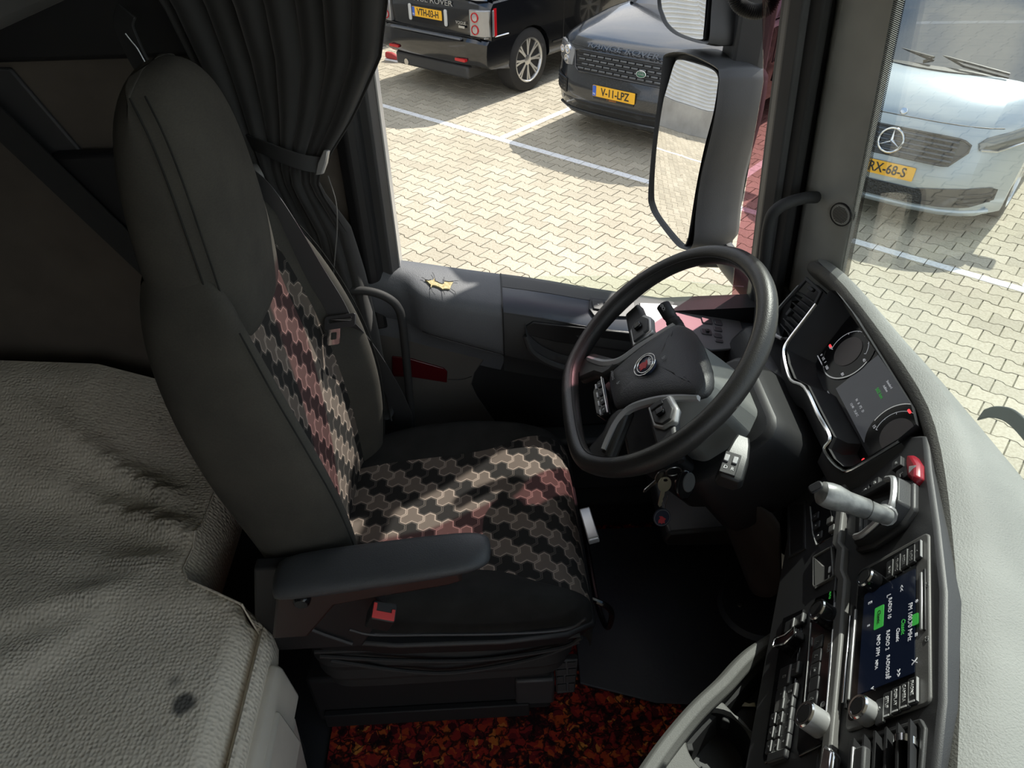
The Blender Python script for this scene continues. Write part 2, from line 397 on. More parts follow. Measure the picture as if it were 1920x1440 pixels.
# black door seal and door frame front edge
def bar(z0, z1, f0, f1, n=5):
    g = G(); rings = []
    for i in range(n + 1):
        t = i / n; rings.append([a.lerp(b, t) for a, b in zip(f0, f1)])
    return g.loft(rings)
_a = [V((.690, 1.40, 1.9)), V((.672, 1.395, 1.9)), V((.652, 1.43, 1.9)), V((.655, 1.47, 1.9)), V((.72, 1.47, 1.9))]
_b = [V((.60, 1.40, 3.15)), V((.582, 1.395, 3.15)), V((.552, 1.43, 3.15)), V((.555, 1.47, 3.15)), V((.62, 1.47, 3.15))]
struct('trim_2', bar(0, 0, _a, _b), MA['rubber'], bevel=.004)
_a = [V((.664, 1.415, 1.9)), V((.648, 1.413, 1.9)), V((.630, 1.435, 1.9)), V((.632, 1.465, 1.9)), V((.664, 1.465, 1.9))]
_b = [p + V((-.1, 0, 1.25)) for p in _a]
struct('trim_3', bar(0, 0, _a, _b), MA['darkgrey'], bevel=.003)
_a = [V((.645, 1.452, 1.85)), V((.645, 1.49, 1.85)), V((.835, 1.49, 1.85)), V((.835, 1.452, 1.85))]; _b = [p + V((-.115, 0, 1.35)) for p in _a]
struct('trim_9', bar(0, 0, _a, _b), MA['rubber'])
# B-pillar and rear window frame
g = G(); g.loft([[V((-.285, 1.50, z)), V((-.285, 1.40, z)), V((-.262, 1.385, z)), V((-.238, 1.39, z)), V((-.215, 1.43, z)), V((-.21, 1.50, z))] for z in (1.95, 3.2)])
struct('trim_4', g, MA['black'], bevel=.006)
g = G(); g.loft([[V((-.236 + .0 * z, 1.405, z)), V((-.212, 1.398, z)), V((-.196, 1.418, z)), V((-.196, 1.46, z)), V((-.236, 1.46, z))] for z in (2.082, 3.2)])
struct('trim_5', g, MA['darkgrey'], bevel=.004)
struct('trim_6', G().box((-.1966, 1.42, 2.08), (-.1935, 1.47, 3.2)), MA['satin'])
struct('trim_10', G().prism([(.70, 2.50), (.70, 3.2), (-.20, 3.2), (-.20, 3.0), (.10, 2.985), (.20, 2.86), (.29, 2.80), (.50, 2.745), (.575, 2.66), (.612, 2.50)], -1.49, -1.44, Fr((0, 0, 0), (1, 0, 0), (0, 0, 1))), MA['rubber'])
struct('trim_7', G().box((-1.3, 1.2, 2.93), (.6, 1.46, 3.2)), MA['black'], bevel=.02)
# windscreen
def glassmat(name, tint, gl=.06, rough=.0, dirt=0):
    m = Mt(name); t = m.t; out = t.nodes['Material Output']
    tr = m.n('ShaderNodeBsdfTransparent'); tr.inputs[0].default_value = (*tint, 1); gs = m.n('ShaderNodeBsdfGlossy'); gs.inputs['Roughness'].default_value = rough
    lw = m.n('ShaderNodeLayerWeight'); lw.inputs[0].default_value = .5; fc = X(t, lw.outputs['Facing']); f2 = fc * fc
    fr = f2 * f2 * .7 + gl * .5
    mi = m.n('ShaderNodeMixShader'); m.ln(fr.sk, mi.inputs[0]); m.ln(tr.outputs[0], mi.inputs[1]); m.ln(gs.outputs[0], mi.inputs[2]); res = mi.outputs[0]
    if dirt:
        df = m.n('ShaderNodeBsdfDiffuse'); df.inputs[0].default_value = (.75, .76, .76, 1)
        v1 = X(t, m.voro(55)).ss(.10, .03); n1 = X(t, m.noise(9, 3)).ss(.52, .72); haze = X(t, m.noise(2.2, 4)).ss(.42, .75)
        fac = v1 * n1 * .5 + haze * dirt + dirt * .25
        mi2 = m.n('ShaderNodeMixShader'); m.ln(fac.sk, mi2.inputs[0]); m.ln(res, mi2.inputs[1]); m.ln(df.outputs[0], mi2.inputs[2]); res = mi2.outputs[0]
    t.nodes.remove(m.b); m.ln(res, out.inputs[0]); return m.m
MA['wscreen'] = glassmat('windscreen_glass', (.93, .97, .96), dirt=.03)
MA['sideglass'] = glassmat('side_glass', (.93, .97, .935))
MA['redglass'] = glassmat('red_tinted_acrylic', (.69, .49, .53))
_cg = Mt('car_window', (.010, .014, .02), .02, 0, .8); _cg.b.inputs['IOR'].default_value = 2.0; _cg.vary(1, .9, 1.1); MA['carglass'] = _cg.m
ws = G(); rings = []
for i in range(13):
    y = -1.15 + 2.47 * i / 12; bx = .782 - .02 * abs(i / 6 - 1) ** 3
    rings.append([V((bx, y, 2.0)), V((bx - .115, y, 3.2)), V((bx - .110, y, 3.2)), V((bx + .005, y, 2.0))])
ws.loft(rings); struct('window_2', ws, MA['wscreen'])
# dotted ceramic band along the glass edge
for k in range(2):
    g = G(); x0 = .001
    g.loft([[V((.7632 - .115 * t, 1.312, 2.0 + 1.2 * t)), V((.7632 - .115 * t, 1.272, 2.0 + 1.2 * t)), V((.7625 - .115 * t, 1.272, 2.0 + 1.2 * t)), V((.7625 - .115 * t, 1.312, 2.0 + 1.2 * t))] for t in (0, .5, 1)])
m = Mt('dotted_band', (.01, .01, .01), .5); v1 = m.voro(330, sc=(.001, 1, 1)); t_ = m.t
for _n in m.t.nodes:
    if _n.type == 'TEX_VORONOI': _n.inputs['Randomness'].default_value = 0
tr = m.n('ShaderNodeBsdfTransparent'); mi = m.n('ShaderNodeMixShader'); m.ln(X(t_, v1).lt(.42).sk, mi.inputs[0]); m.ln(tr.outputs[0], mi.inputs[1]); m.ln(m.b.outputs[0], mi.inputs[2]); m.ln(mi.outputs[0], t_.nodes['Material Output'].inputs[0])
struct('trim_8', g, m.m)
# upper bunk shelf along the left wall and hanging strap, wall pocket
sh = obj('bunk_rail', G().prism([(1.418, 2.545), (1.398, 2.548), (1.392, 2.56), (1.392, 2.66), (1.418, 2.68)], -1.33, -.29, Fr((0, 0, 0), (0, 1, 0), (0, 0, 1))), MA['black'], bevel=.01)
tag(sh, 'dark upper bunk rail along the wall behind the driver seat', 'bunk')
sl = G().prism([(1.405, 2.70), (-.9, 2.70), (-.9, 2.86), (1.405, 2.86)], -1.33, -.52, Fr((0, 0, 0), (0, 1, 0), (0, 0, 1)))  # slab added and carried forward to shade the lower bunk
tag(obj('upper_bunk', sl, MA['lining'], bevel=.015), 'dark underside of the upper bunk above its rail', 'bunk')
p0, p1 = at(-60, 175, Y=1.37), at(300, 520, Y=1.37)
tag(obj('bunk_strap', G().ribbon([p0.lerp(p1, k / 8) for k in range(9)], (.72, 0, .7), .055, .004), MA['rubber']), 'black bunk safety strap slanting across the rear side wall', 'strap')
wp = obj('wall_pocket', G().prism([(-.845, 2.29), (-.83, 2.385), (-.64, 2.385), (-.64, 2.10), (-.73, 2.10)], -1.418, -1.385, Fr((0, 0, 0), (1, 0, 0), (0, 0, 1))), MA['black'], bevel=.01)
tag(wp, 'black storage pocket on the side wall behind the headrest', 'pocket')
# loop handle above the headrest
hp = [at(x, y, Y=1.30) for x, y in ((238, 20), (232, 45), (245, 80), (262, 115), (285, 150), (300, 165))]
HD = thing('pull_loop', 'black loop strap with a pale edge hanging above the headrest', 'strap', hp[0])
obj('webbing', G().ribbon(smooth_path(hp, 4), (.9, -.2, .4), .034, .006), MA['rubber'], HD, bevel=.001)
obj('pale_edge', G().tube(smooth_path([p + V((.0, -.006, .004)) for p in [at(x, y, Y=1.295) for x, y in ((239, 66), (250, 80), (262, 95), (275, 118), (287, 135))]], 4), .0011, 6), MA['satin'], HD)
# ================================================================== driver seat
m = Mt('twill_dark', (.036, .034, .030), .95, 0, .2); wv = m.n('ShaderNodeTexNoise'); wv.inputs['Scale'].default_value = 420; m.ln(m.coord('Object', (1, .35, 1.6)), wv.inputs['Vector'])
m.color(m.mix(.35, m.ramp(m.noise(9, 4), [(.3, (.038, .036, .032)), (.7, (.068, .063, .053))]), m.ramp(wv.outputs['Fac'], [(0, (.026, .026, .024)), (1, (.085, .08, .068))]))); m.bump(wv.outputs['Fac'], .25, .0006); MA['twill'] = m.m
m = Mt('velour_black', (.020, .020, .019), .95, 0, .2); m.vary(20, .8, 1.25); m.bump(m.noise(1200, 2), .3, .0006); MA['velour'] = m.m
def hexfabric():
    m = Mt('woven_seat_pattern', (.1, .1, .1), .95, 0, .2); t = m.t
    sx = m.n('ShaderNodeSeparateXYZ'); m.ln(m.coord('UV'), sx.inputs[0]); x = X(t, sx.outputs[0]); y = X(t, sx.outputs[1])
    s = .0245                                               # hexagon pitch
    r3 = math.sqrt(3)
    # axial coordinates of a pointy hexagon lattice with unit pitch
    yf = y / (s * r3 / 2); xf = x / s - yf * .5             # q = xf, r = yf
    z_ = -(xf + yf); rx, ry, rz = xf.round(), yf.round(), z_.round()
    dx, dy, dz = (rx - xf).abs(), (ry - yf).abs(), (rz - z_).abs()
    c1 = dx.gt(dy) * dx.gt(dz); c2 = (dy.gt(dz)) * (c1.lt(.5))
    q = rx * (c1.lt(.5)) + (-(ry + rz)) * c1; r_ = ry * (c2.lt(.5)) + (-(rx + rz)) * c2
    k = (q - r_).modf(3.0)
    ux = (xf - q) + (yf - r_) * .5; uy = (yf - r_) * (r3 / 2)   # offset from the cell centre, pitch 1
    D = None
    for (a, b), kk in (((1, 0), 0), ((0, 1), 0), ((-1, 0), 1), ((-1, 1), 1), ((0, -1), 2), ((1, -1), 2)):
        ddx, ddy = a + b * .5, b * r3 / 2
        e = (-(ux * ddx + uy * ddy) + .5) + k.eq(kk) * 2.0
        D = e if D is None else D.mn(e)
    tq = q - k.eq(1); tr = r_ - k.eq(2)
    cb = m.n('ShaderNodeCombineXYZ'); m.ln(tq.sk, cb.inputs[0]); m.ln(tr.sk, cb.inputs[1])
    wn_ = m.n('ShaderNodeTexWhiteNoise', noise_dimensions='3D'); m.ln(cb.outputs[0], wn_.inputs[0]); rnd = X(t, wn_.outputs['Value'])
    # alternate rows of light and dark tiles, with a few strays
    par = ((tq + tr * 2.0) / 3.0).floor().modf(2.0)
    tone = (par * .72 + rnd * .28).gt(.42)
    line = D.ss(.13, .075) * D.gt(.028); inner = D.ss(.22, .26)
    colr = m.mix(tone, (.020, .019, .018), (.145, .118, .098))
    colr = m.mix(D.ss(.16, .24) * tone * .35, colr, (.085, .072, .062))
    lc = m.mix(tone, (.085, .075, .066), (.34, .28, .235))
    colr = m.mix(line, colr, lc)
    fz = m.ramp(m.noise(1500, 2, 'UV'), [(.3, (.75, .75, .75)), (.7, (1.2, 1.2, 1.2))]); colr = m.mix(1, colr, fz, 'MULTIPLY')
    m.color(colr); m.bump(line * .6 - D.lt(.028) * .5 + tone * .3, .6, .0015); return m.m
MA['hex'] = hexfabric()
SY = 1.01
SEAT = thing('driver_seat', 'high-backed driver seat in dark cloth with grey and black jigsaw-patterned panels', 'seat', (-.12, SY, FZ))
# level: z, front X at the middle, bolster rise, half width, back X, seam fraction
LV = [(1.70, -.300, .035, .215, -.400, .70), (1.80, -.300, .055, .235, -.405, .70), (1.92, -.306, .070, .248, -.420, .68), (2.04, -.318, .070, .252, -.450, .66), (2.14, -.332, .060, .246, -.470, .64), (2.24, -.350, .045, .228, -.485, .62), (2.33, -.366, .025, .195, -.490, .60), (2.39, -.39, .01, .15, -.48, .6)]
def level(z, xf, b, w_, xb, sf):
    half = [(1.0, xf - .045), (.985, xf + b * .35), (.93, xf + b * .9), (.84, xf + b), (.76, xf + b * .62), (sf, xf + b * .05), (sf - .04, xf - .004)]
    inner = [(.45, xf - .006), (.22, xf - .01), (0, xf - .012)]
    back = [(0, xb - .012), (.45, xb - .008), (.8, xb), (.95, xb + .02)]
    return half, inner, back
def ringpts(L, side, which):
    z, xf, b, w_, xb, sf = L; half, inner, back = level(*L)
    if which == 'bolster': pts = [back[2], back[3]] + half[:6]
    elif which == 'panel': pts = [(-f, x) for f, x in half[5:]] + [(-f, x) for f, x in inner] + [(f, x) for f, x in inner[:2][::-1]] + [(f, x) for f, x in half[5:][::-1]]
    elif which == 'back': pts = [(-f, x) for f, x in back[:3][::-1]] + [(f, x) for f, x in back[1:3]]
    return [V((x, SY + side * f * w_, z)) for f, x in pts]
for side, nm in ((-1, 'side_bolster'), (1, 'side_bolster')):
    g = G(); g.loft([ringpts(L, side, 'bolster') for L in LV], closed=False); obj(nm, g, MA['twill'], SEAT, sub=2, smooth=180)
bk = obj('backrest_panel', G().loft([ringpts(L, 1, 'panel') for L in LV], closed=False), MA['hex'], SEAT, sub=2, smooth=180, uv=lambda p: (p.z * 1.02, p.y))
tag(bk, 'patterned backrest panel')
obj('backrest_rear', G().loft([ringpts(L, 1, 'back') for L in LV], closed=False), MA['twill'], SEAT, sub=1, smooth=180)
# stitched seams (double rows) along the near and far bolsters
def seam(parent, pts, r_=.0014, mat='velour', name='seam'):
    return obj(name, G().tube(smooth_path(pts, 5), r_, 5), MA[mat], parent)
for side in (-1, 1):
    pp = []
    for L in LV[:7]:
        half = level(*L)[0]; f, x = half[2]; pp.append(V((x + .0005, SY + side * (f + .01) * L[3], L[0])))
    sb = [c for c in SEAT.children if c.name.startswith('side_bolster')][0 if side < 0 else 1]
    seam(sb, pp)
# headrest
HL = [(2.245, -.352, .140, -.47), (2.29, -.345, .149, -.485), (2.36, -.343, .149, -.487), (2.44, -.345, .146, -.485), (2.52, -.350, .138, -.478), (2.58, -.360, .124, -.468), (2.62, -.378, .098, -.452), (2.638, -.40, .055, -.435)]
def hring(z, xf, w_, xb):
    pts = [(0, xf), (.45, xf - .003), (.75, xf - .012), (.9, xf - .03), (1.0, xf - .055), (1.0, xb + .035), (.85, xb + .008), (.45, xb), (0, xb - .003)]
    full = pts + [(-f, x) for f, x in pts[1:-1][::-1]]
    return [V((x, SY - .005 + f * w_, z)) for f, x in full]
hr = obj('headrest', G().loft([hring(*h) for h in HL]), MA['twill'], SEAT, sub=2, smooth=180)
for dy in (.0, .018):
    pp = [V((xf - .030 - dy * .9 + .003, SY - .005 - .91 * w_ - dy * .35, z)) for z, xf, w_, xb in HL[:7]]
    seam(hr, pp, .0013, 'velour', 'stitching')
# cushion : sections along X
CS = [(-.335, 1.735, .0, .215, .62), (-.27, 1.74, .022, .235, .62), (-.18, 1.742, .036, .246, .62), (-.08, 1.746, .038, .25, .63), (.0, 1.752, .028, .25, .66), (.06, 1.757, .014, .248, .80), (.11, 1.752, .004, .243, .86), (.15, 1.728, .0, .236, .88), (.172, 1.69, -.002, .228, .88), (.175, 1.65, -.002, .22, .88)]
def csec(x, z, b, w_, sf, which, side=1):
    bb = b * (1.25 if side > 0 else 1)
    half = [(.93, z - .115), (1.0, z - .085), (1.02, z - .04), (.99, z + bb * .5), (.92, z + bb), (max(.8, sf + .02), z + bb * .8), (sf, z + b * .12)]
    inner = [(sf - .04, z), (.4, z - .004), (.2, z - .006), (0, z - .006)]
    if which == 'side': pts = half
    else: return [V((x, SY - f * w_, q)) for f, q in [half[6]] + inner] + [V((x, SY + f * w_, q)) for f, q in ([half[6]] + inner[:3])[::-1]]
    return [V((x, SY + side * f * w_, q)) for f, q in pts]
for side in (-1, 1): obj('cushion_bolster', G().loft([csec(*c, 'side', side) for c in CS], closed=False), MA['velour'], SEAT, sub=2, smooth=180)
cp = obj('cushion_panel', G().loft([csec(*c, 'panel') for c in CS], closed=False), MA['hex'], SEAT, sub=2, smooth=180, uv=lambda p: (p.x - (p.z - 1.75) * .6, p.y)); tag(cp, 'patterned cushion panel')
# seat pan, side valance, bellows, pedestal
g = G(); g.loft([[V((x, SY + s * (w_), z)) for s in (-1, 1)] [:1] + [V((x, SY + w_, z)), V((x, SY + w_ - .02, z - h_)), V((x, SY - w_ + .02, z - h_))] for x, z, w_, h_ in ((-.42, 1.70, .235, .07), (-.34, 1.70, .262, .075), (-.2, 1.675, .268, .06), (0, 1.668, .268, .06), (.12, 1.672, .262, .06), (.18, 1.665, .235, .05))])
obj('seat_pan', g, MA['black'], SEAT, bevel=.008)
g = G(); rings = []
for z, k in [(1.62, 1), (1.598, .93), (1.576, 1.0), (1.55, .92), (1.525, .985), (1.50, .9), (1.478, .95), (1.455, .85)]:
    rings.append([V((-.12 + px * k, SY + py * k, z + (.02 * (px - .0) if True else 0))) for px, py in rrect(0, 0, .56, .50, .07, 4)])
obj('bellows', g.loft(rings), MA['rubber'], SEAT, sub=1, smooth=60)
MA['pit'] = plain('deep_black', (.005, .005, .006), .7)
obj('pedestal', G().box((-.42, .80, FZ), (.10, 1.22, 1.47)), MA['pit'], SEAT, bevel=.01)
for L in (((590, 1222), (800, 1214), (1000, 1203), (1088, 1190)), ((600, 1230), (750, 1238), (900, 1237), (1050, 1215), (1090, 1195)), ((620, 1238), (760, 1258), (860, 1260), (1000, 1235), (1086, 1202))): obj('bellows_fold', G().tube(smooth_path([at(x, y, Y=.762) for x, y in L], 6), .0045, 8), MA['rubber'], SEAT)
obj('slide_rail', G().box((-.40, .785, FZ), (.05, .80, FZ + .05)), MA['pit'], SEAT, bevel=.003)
# swoosh rib on the near valance
obj('valance_rib', G().tube(smooth_path([at(x, y, Y=.735) for x, y in ((535, 1180), (575, 1178), (610, 1190), (660, 1207))], 5), .004, 6), MA['dark'], SEAT)
obj('valance_rib', G().tube(smooth_path([at(x, y, Y=.738) for x, y in ((655, 1180), (700, 1190), (800, 1190), (950, 1188), (1060, 1180), (1098, 1160))], 5), .003, 6), MA['dark'], SEAT)
obj('bracket', G().prism([(-.40, 1.93), (-.25, 1.93), (-.20, 1.80), (-.26, 1.69), (-.42, 1.69), (-.43, 1.80)], -.762, -.738, Fr((0, 0, 0), (1, 0, 0), (0, 0, 1))), MA['black'], SEAT, bevel=.004)
# armrest
g = G()
ar = [(-.362, .690, .742, 1.940, .030), (-.354, .680, .752, 1.950, .036), (-.30, .676, .757, 1.958, .036), (-.18, .680, .760, 1.968, .033), (-.09, .684, .761, 1.976, .030), (-.045, .688, .760, 1.979, .027), (-.022, .700, .757, 1.975, .022), (-.014, .712, .750, 1.968, .012)]
g.loft([[V((x, y0, z - h_)), V((x, y0 - .003, z - h_ * .45)), V((x, y0 + .004, z - .006)), V((x, y0 + .014, z)), V((x, y1 - .012, z + .002)), V((x, y1, z - .008)), V((x, y1 + .002, z - h_ * .5)), V((x, y1 - .006, z - h_))] for x, y0, y1, z, h_ in ar])
AR = obj('armrest', g, grain('armrest_vinyl', (.045, .048, .052), .5, 500, .5, .001), SEAT, sub=1, smooth=180)
obj('armrest_bracket', G().prism([(-.352, 1.935), (-.066, 1.955), (-.060, 1.932), (-.085, 1.922), (-.20, 1.900), (-.27, 1.885), (-.33, 1.80), (-.39, 1.80)], -.738, -.692, Fr((0, 0, 0), (1, 0, 0), (0, 0, 1))), plain('brown_black_plastic', (.030, .018, .016), .45), SEAT, bevel=.005)
obj('pivot_cap', G().lathe([(.001, .012), (.010, .012), (.013, .009), (.014, 0), (.001, 0)], Fr(at(567, 1122, Y=.692), (1, 0, 0), (0, 0, 1))), MA['gloss'], SEAT)
# buckle
BF = Fr(at(720, 1146, Y=.676), (.93, .0, -.36), (.30, .35, .88)); BF = Fr(BF.O, (.94, -.05, -.32), (.12, .93, .35))
BK = obj('buckle', G().prism(rrect(0, 0, .041, .030, .004, 2), -.075, 0, BF), MA['black'], SEAT, bevel=.002)
obj('release_button', G().prism([(-.018, -.013), (.018, -.013), (.018, .005), (.012, .005), (.012, -.001), (-.012, -.001), (-.012, .011), (-.018, .011)], -.004, .002, BF), plain('buckle_red', (.62, .045, .045), .4), BK, bevel=.0008)
# front slide bar and silver control
pt = [V((.150, .86, 1.645)), V((.205, .84, 1.63)), V((.222, .835, 1.60)), V((.215, .84, 1.55)), V((.205, .93, 1.535)), V((.205, 1.12, 1.535))]
obj('slide_bar', G().tube(smooth_path(pt, 6), .006, 8), MA['gloss'], SEAT)
obj('height_lever', G().prism(rrect(0, 0, .018, .085, .006, 3), -.01, .012, Fr(at(1104, 985, X=.183), (.2, 0, -1), (-.1, 1, 0))), MA['satin'], SEAT, bevel=.002)
# ribbed foot pad of the seat release at the pedestal's front corner
PDF = Fr(at(1062, 1268, Y=.80), (1, 0, .05), (0, .35, .94))
pdp = obj('release_pad', G().prism([(-.022, -.045), (.018, -.045), (.026, .04), (-.024, .045)], -.02, 0, PDF), MA['dark'], SEAT, bevel=.003)
for a, b, c, d in ((-.02, .024, -.002, .037), (.002, .026, .02, .037), (-.021, .006, .0, .02), (.004, .006, .021, .02), (-.021, -.014, -.006, .002), (-.002, -.014, .02, .002), (-.02, -.036, .0, -.018), (.004, -.036, .018, -.018)):
    obj('tread', G().box((a, b, -.001), (c, d, .003), PDF), MA['black'], pdp, bevel=.001)
obj('pedestal_cover', G().box((.02, .79, FZ + .04), (.105, .82, FZ + .14)), MA['dark'], SEAT, bevel=.006)
# ------------------------------------------------------------------ seat belt
BELT = thing('seat_belt', 'black seat belt running from the shoulder loop down to the steel tongue', 'seat belt', (-.43, 1.28, 2.34))
m = Mt('webbing', (.055, .055, .058), .5); wv = m.n('ShaderNodeTexWave'); wv.inputs['Scale'].default_value = 400; m.ln(m.coord(), wv.inputs[0]); m.bump(wv.outputs['Fac'], .2, .0005); MA['webbing'] = m.m
bp = [at(x, y, Y=Y_) for x, y, Y_ in ((466, 340, 1.185), (500, 372, 1.165), (540, 430, 1.155), (585, 505, 1.16), (620, 560, 1.17), (640, 598, 1.175))]
obj('shoulder_webbing', G().ribbon(smooth_path(bp, 6), [(1, -.25, .28)] * 31, .046, .0016), MA['webbing'], BELT, smooth=60)
bp2 = [at(x, y, Y=Y_) for x, y, Y_ in ((640, 600, 1.18), (675, 637, 1.25), (712, 690, 1.29), (745, 750, 1.31), (757, 790, 1.32), (742, 850, 1.33))]
obj('lap_webbing', G().ribbon(smooth_path(bp2, 6), [(1, -.35, .25)] * 31, .046, .0016), MA['webbing'], BELT, smooth=60)
TF = Fr(at(638, 603, Y=1.160), (1, -.1, .18), (.1, .5, .8))
obj('tongue_frame', G().ring(rrect(0, 0, .062, .026, .005, 3), rrect(0, .003, .048, .008, .002, 3), -.003, .003, TF), MA['dark'], BELT, bevel=.001)
obj('tongue', G().ring(rrect(-.012, -.026, .026, .034, .004, 3), rrect(-.012, -.026, .012, .014, .002, 3), -.001, .001, TF), MA['chrome'], BELT)
GF = Fr(at(468, 335, Y=1.20), (.5, -.8, .2), (-.2, .1, 1))
obj('belt_guide', G().lathe([(.001, .016), (.012, .015), (.020, .008), (.022, 0), (.02, -.02), (.001, -.02)], GF), MA['grey'], BELT)
# ------------------------------------------------------------------ grab bar beside the seat
gb = [at(x, y, Y=1.335) for x, y in ((655, 545), (690, 546), (722, 556), (745, 575), (755, 610), (766, 720), (775, 830), (778, 900))]
tag(obj('grab_bar', G().tube(smooth_path(gb, 6), .0095, 12), MA['rubber']), 'black tubular grab bar between the driver seat and the door', 'grab bar')
# ------------------------------------------------------------------ curtain
CT = thing('curtain', 'black blackout curtain gathered by a strap at the door pillar', 'curtain', (-.33, 1.36, 1.62))
m = Mt('curtain_cloth', (.020, .019, .018), .75, 0, .35); m.vary(10, .8, 1.3); m.b.inputs['Sheen Weight'].default_value = .25; MA['curtain'] = m.m
Lz = [(3.05, -.62, -.08, .032), (2.85, -.60, -.10, .032), (2.64, -.52, -.135, .030), (2.55, -.50, -.16, .028), (2.45, -.475, -.225, .022), (2.38, -.452, -.285, .014), (2.345, -.440, -.315, .010), (2.31, -.432, -.310, .012), (2.22, -.425, -.275, .020), (2.10, -.42, -.262, .024), (1.95, -.42, -.252, .026), (1.72, -.42, -.245, .026)]
rows = []
for i in range(49):
    z = 3.05 + (1.72 - 3.05) * i / 48; d = sorted(Lz); x0 = lerp([(a, b) for a, b, c, e in d], z); x1 = lerp([(a, c) for a, b, c, e in d], z); am = lerp([(a, e) for a, b, c, e in d], z)
    row = []
    for j in range(113):
        s = j / 112; ph = s * 2 * math.pi * 7.5 + .7 * math.sin(5 * s + z * 1.6) + .35 * math.sin(z * 7 + s * 9)
        row.append(V((x0 + (x1 - x0) * s + am * .45 * math.cos(ph), 1.355 + am * math.sin(ph) + .006 * math.sin(z * 11 + s * 17) - .02 * max(0, 1 - abs(z - 2.345) / .12), z)))
    rows.append(row)
cl = obj('cloth', G().loft(rows, closed=False), MA['curtain'], CT, smooth=180); sm = cl.modifiers.new('thickness', 'SOLIDIFY'); sm.thickness = .002
tb = [at(x, y, Y=Y_) for x, y, Y_ in ((455, 262, 1.345), (490, 275, 1.315), (530, 292, 1.305), (570, 305, 1.305), (600, 310, 1.315))]
obj('tieback', G().ribbon(smooth_path(tb, 5), (-.25, 0, 1), .030, .003), MA['rubber'], CT, bevel=.001)
TBF = Fr(at(606, 306, Y=1.31), (.75, -.3, .1), (.45, 0, 1))
obj('tieback_buckle', G().prism([(-.007, -.024), (.007, -.022), (.009, 0), (.006, .026), (-.004, .028), (-.009, .002)], -.004, .006, TBF), MA['satin'], CT, bevel=.002)
obj('hem', G().tube(smooth_path([at(x, y, Y=1.325) for x, y in ((615, 330), (630, 380), (632, 430), (628, 480), (625, 515))], 5), .0013, 5), MA['grey'], CT)
# ------------------------------------------------------------------ lower bunk
BU = thing('lower_bunk', 'pale grey quilted bunk mattress with ink stains behind the driver seat', 'bed', (-.9, .4, FZ))
m = Mt('bunk_cloth', (.5, .48, .42), .95, 0, .15); t_ = m.t
vo = m.n('ShaderNodeTexVoronoi', feature='SMOOTH_F1'); vo.inputs['Scale'].default_value = 150; vo.inputs['Smoothness'].default_value = .5; vo.inputs['Randomness'].default_value = .55; m.ln(m.coord('World', (1, 1, .6)), vo.inputs['Vector'])
geo = m.n('ShaderNodeNewGeometry'); 
def blob(c, r0, r1):
    d = m.n('ShaderNodeVectorMath', operation='DISTANCE'); m.ln(geo.outputs['Position'], d.inputs[0]); d.inputs[1].default_value = c
    return (X(t_, d.outputs['Value']) + X(t_, m.noise(45, 3, 'World')) * .012).ss(r1, r0)
c1, c2, c3 = at(343, 1320, Z=1.80), at(328, 1278, Z=1.80), at(285, 1378, Z=1.8)
ink = (blob(c1, .018, .031) * .85).mx(blob(c2, .004, .026) * .55).mx(blob(c3, .0, .03) * .18)
base = m.ramp(m.noise(6, 5, 'World'), [(.3, (.64, .585, .49)), (.7, (.76, .70, .595))])
m.color(m.mix(ink, base, (.035, .04, .045))); m.bump(X(t_, vo.outputs['Distance']) * 1.0, .6, .004); MA['bunk'] = m.m
nx, ny = 60, 84; rows = []
def bz(x, y):
    z = 1.80; fx = -.433 - x
    z -= .05 * max(0, 1 - fx / .03) ** 2 if fx < .03 else 0
    z += .012 * math.exp(-((y - .80) / .05) ** 2)
    # creases fanning out from behind the seat
    for k, (cx, cy, a, L_, am) in enumerate(((-.60, .93, 2.75, .5, .034), (-.62, .86, 3.0, .4, .020), (-.70, .80, 3.45, .5, .018), (-.72, .73, 3.55, .6, .015), (-.75, .68, 3.62, .6, .012), (-.66, 1.02, 2.6, .55, .036))):
        dx, dy = x - cx, y - cy; u_ = dx * math.cos(a) + dy * math.sin(a); v_ = -dx * math.sin(a) + dy * math.cos(a)
        if -.06 < u_ < L_: z += am * math.exp(-(v_ / .018) ** 2) * min(1, (u_ + .06) / .08) * (1 - max(0, u_) / L_)
    z += .05 * max(0, min(1, (-x - .75) / .5)) + .10 * max(0, min(1, (y - 1.0) / .3)) * max(0, min(1, (-x - .6) / .3))
    return z
for i in range(nx + 1):
    x = -1.33 + (.897) * (i / nx); rows.append([V((x, -.9 + 2.25 * j / ny, bz(x, -.9 + 2.25 * j / ny))) for j in range(ny + 1)])
def crn(p):                                   # round the front corner behind the seat
    if p.y > .735:
        q_ = min(1, (p.y - .735) / .10); lim = -.433 - .15 * q_ * q_ * (3 - 2 * q_)
        if p.x > lim: return V((lim, p.y, p.z - .0))
    return p
mt_ = obj('mattress', G().loft([[crn(p) for p in r_] for r_ in rows], closed=False), MA['bunk'], BU, smooth=180)
edge = [crn(V((-.433, -.9 + 2.25 * j / ny, 0))) for j in range(ny + 1)]
side = G(); side.loft([[V((p.x, p.y, bz(p.x, p.y))) for p in edge], [V((p.x + .014, p.y, 1.775)) for p in edge], [V((p.x + .024, p.y, 1.745)) for p in edge], [V((p.x + .024, p.y, 1.70)) for p in edge], [V((p.x + .01, p.y, 1.64)) for p in edge]], closed=False)
obj('mattress_side', side, MA['bunk'], BU, smooth=180)
obj('piping', G().tube([V((p.x + .002, p.y, bz(p.x, p.y) + .0005)) for p in edge], .0022, 6), MA['bunk'], BU)
MA['bunkplastic'] = grain('bunk_plastic', (.58, .54, .47), .5, 700, .15)
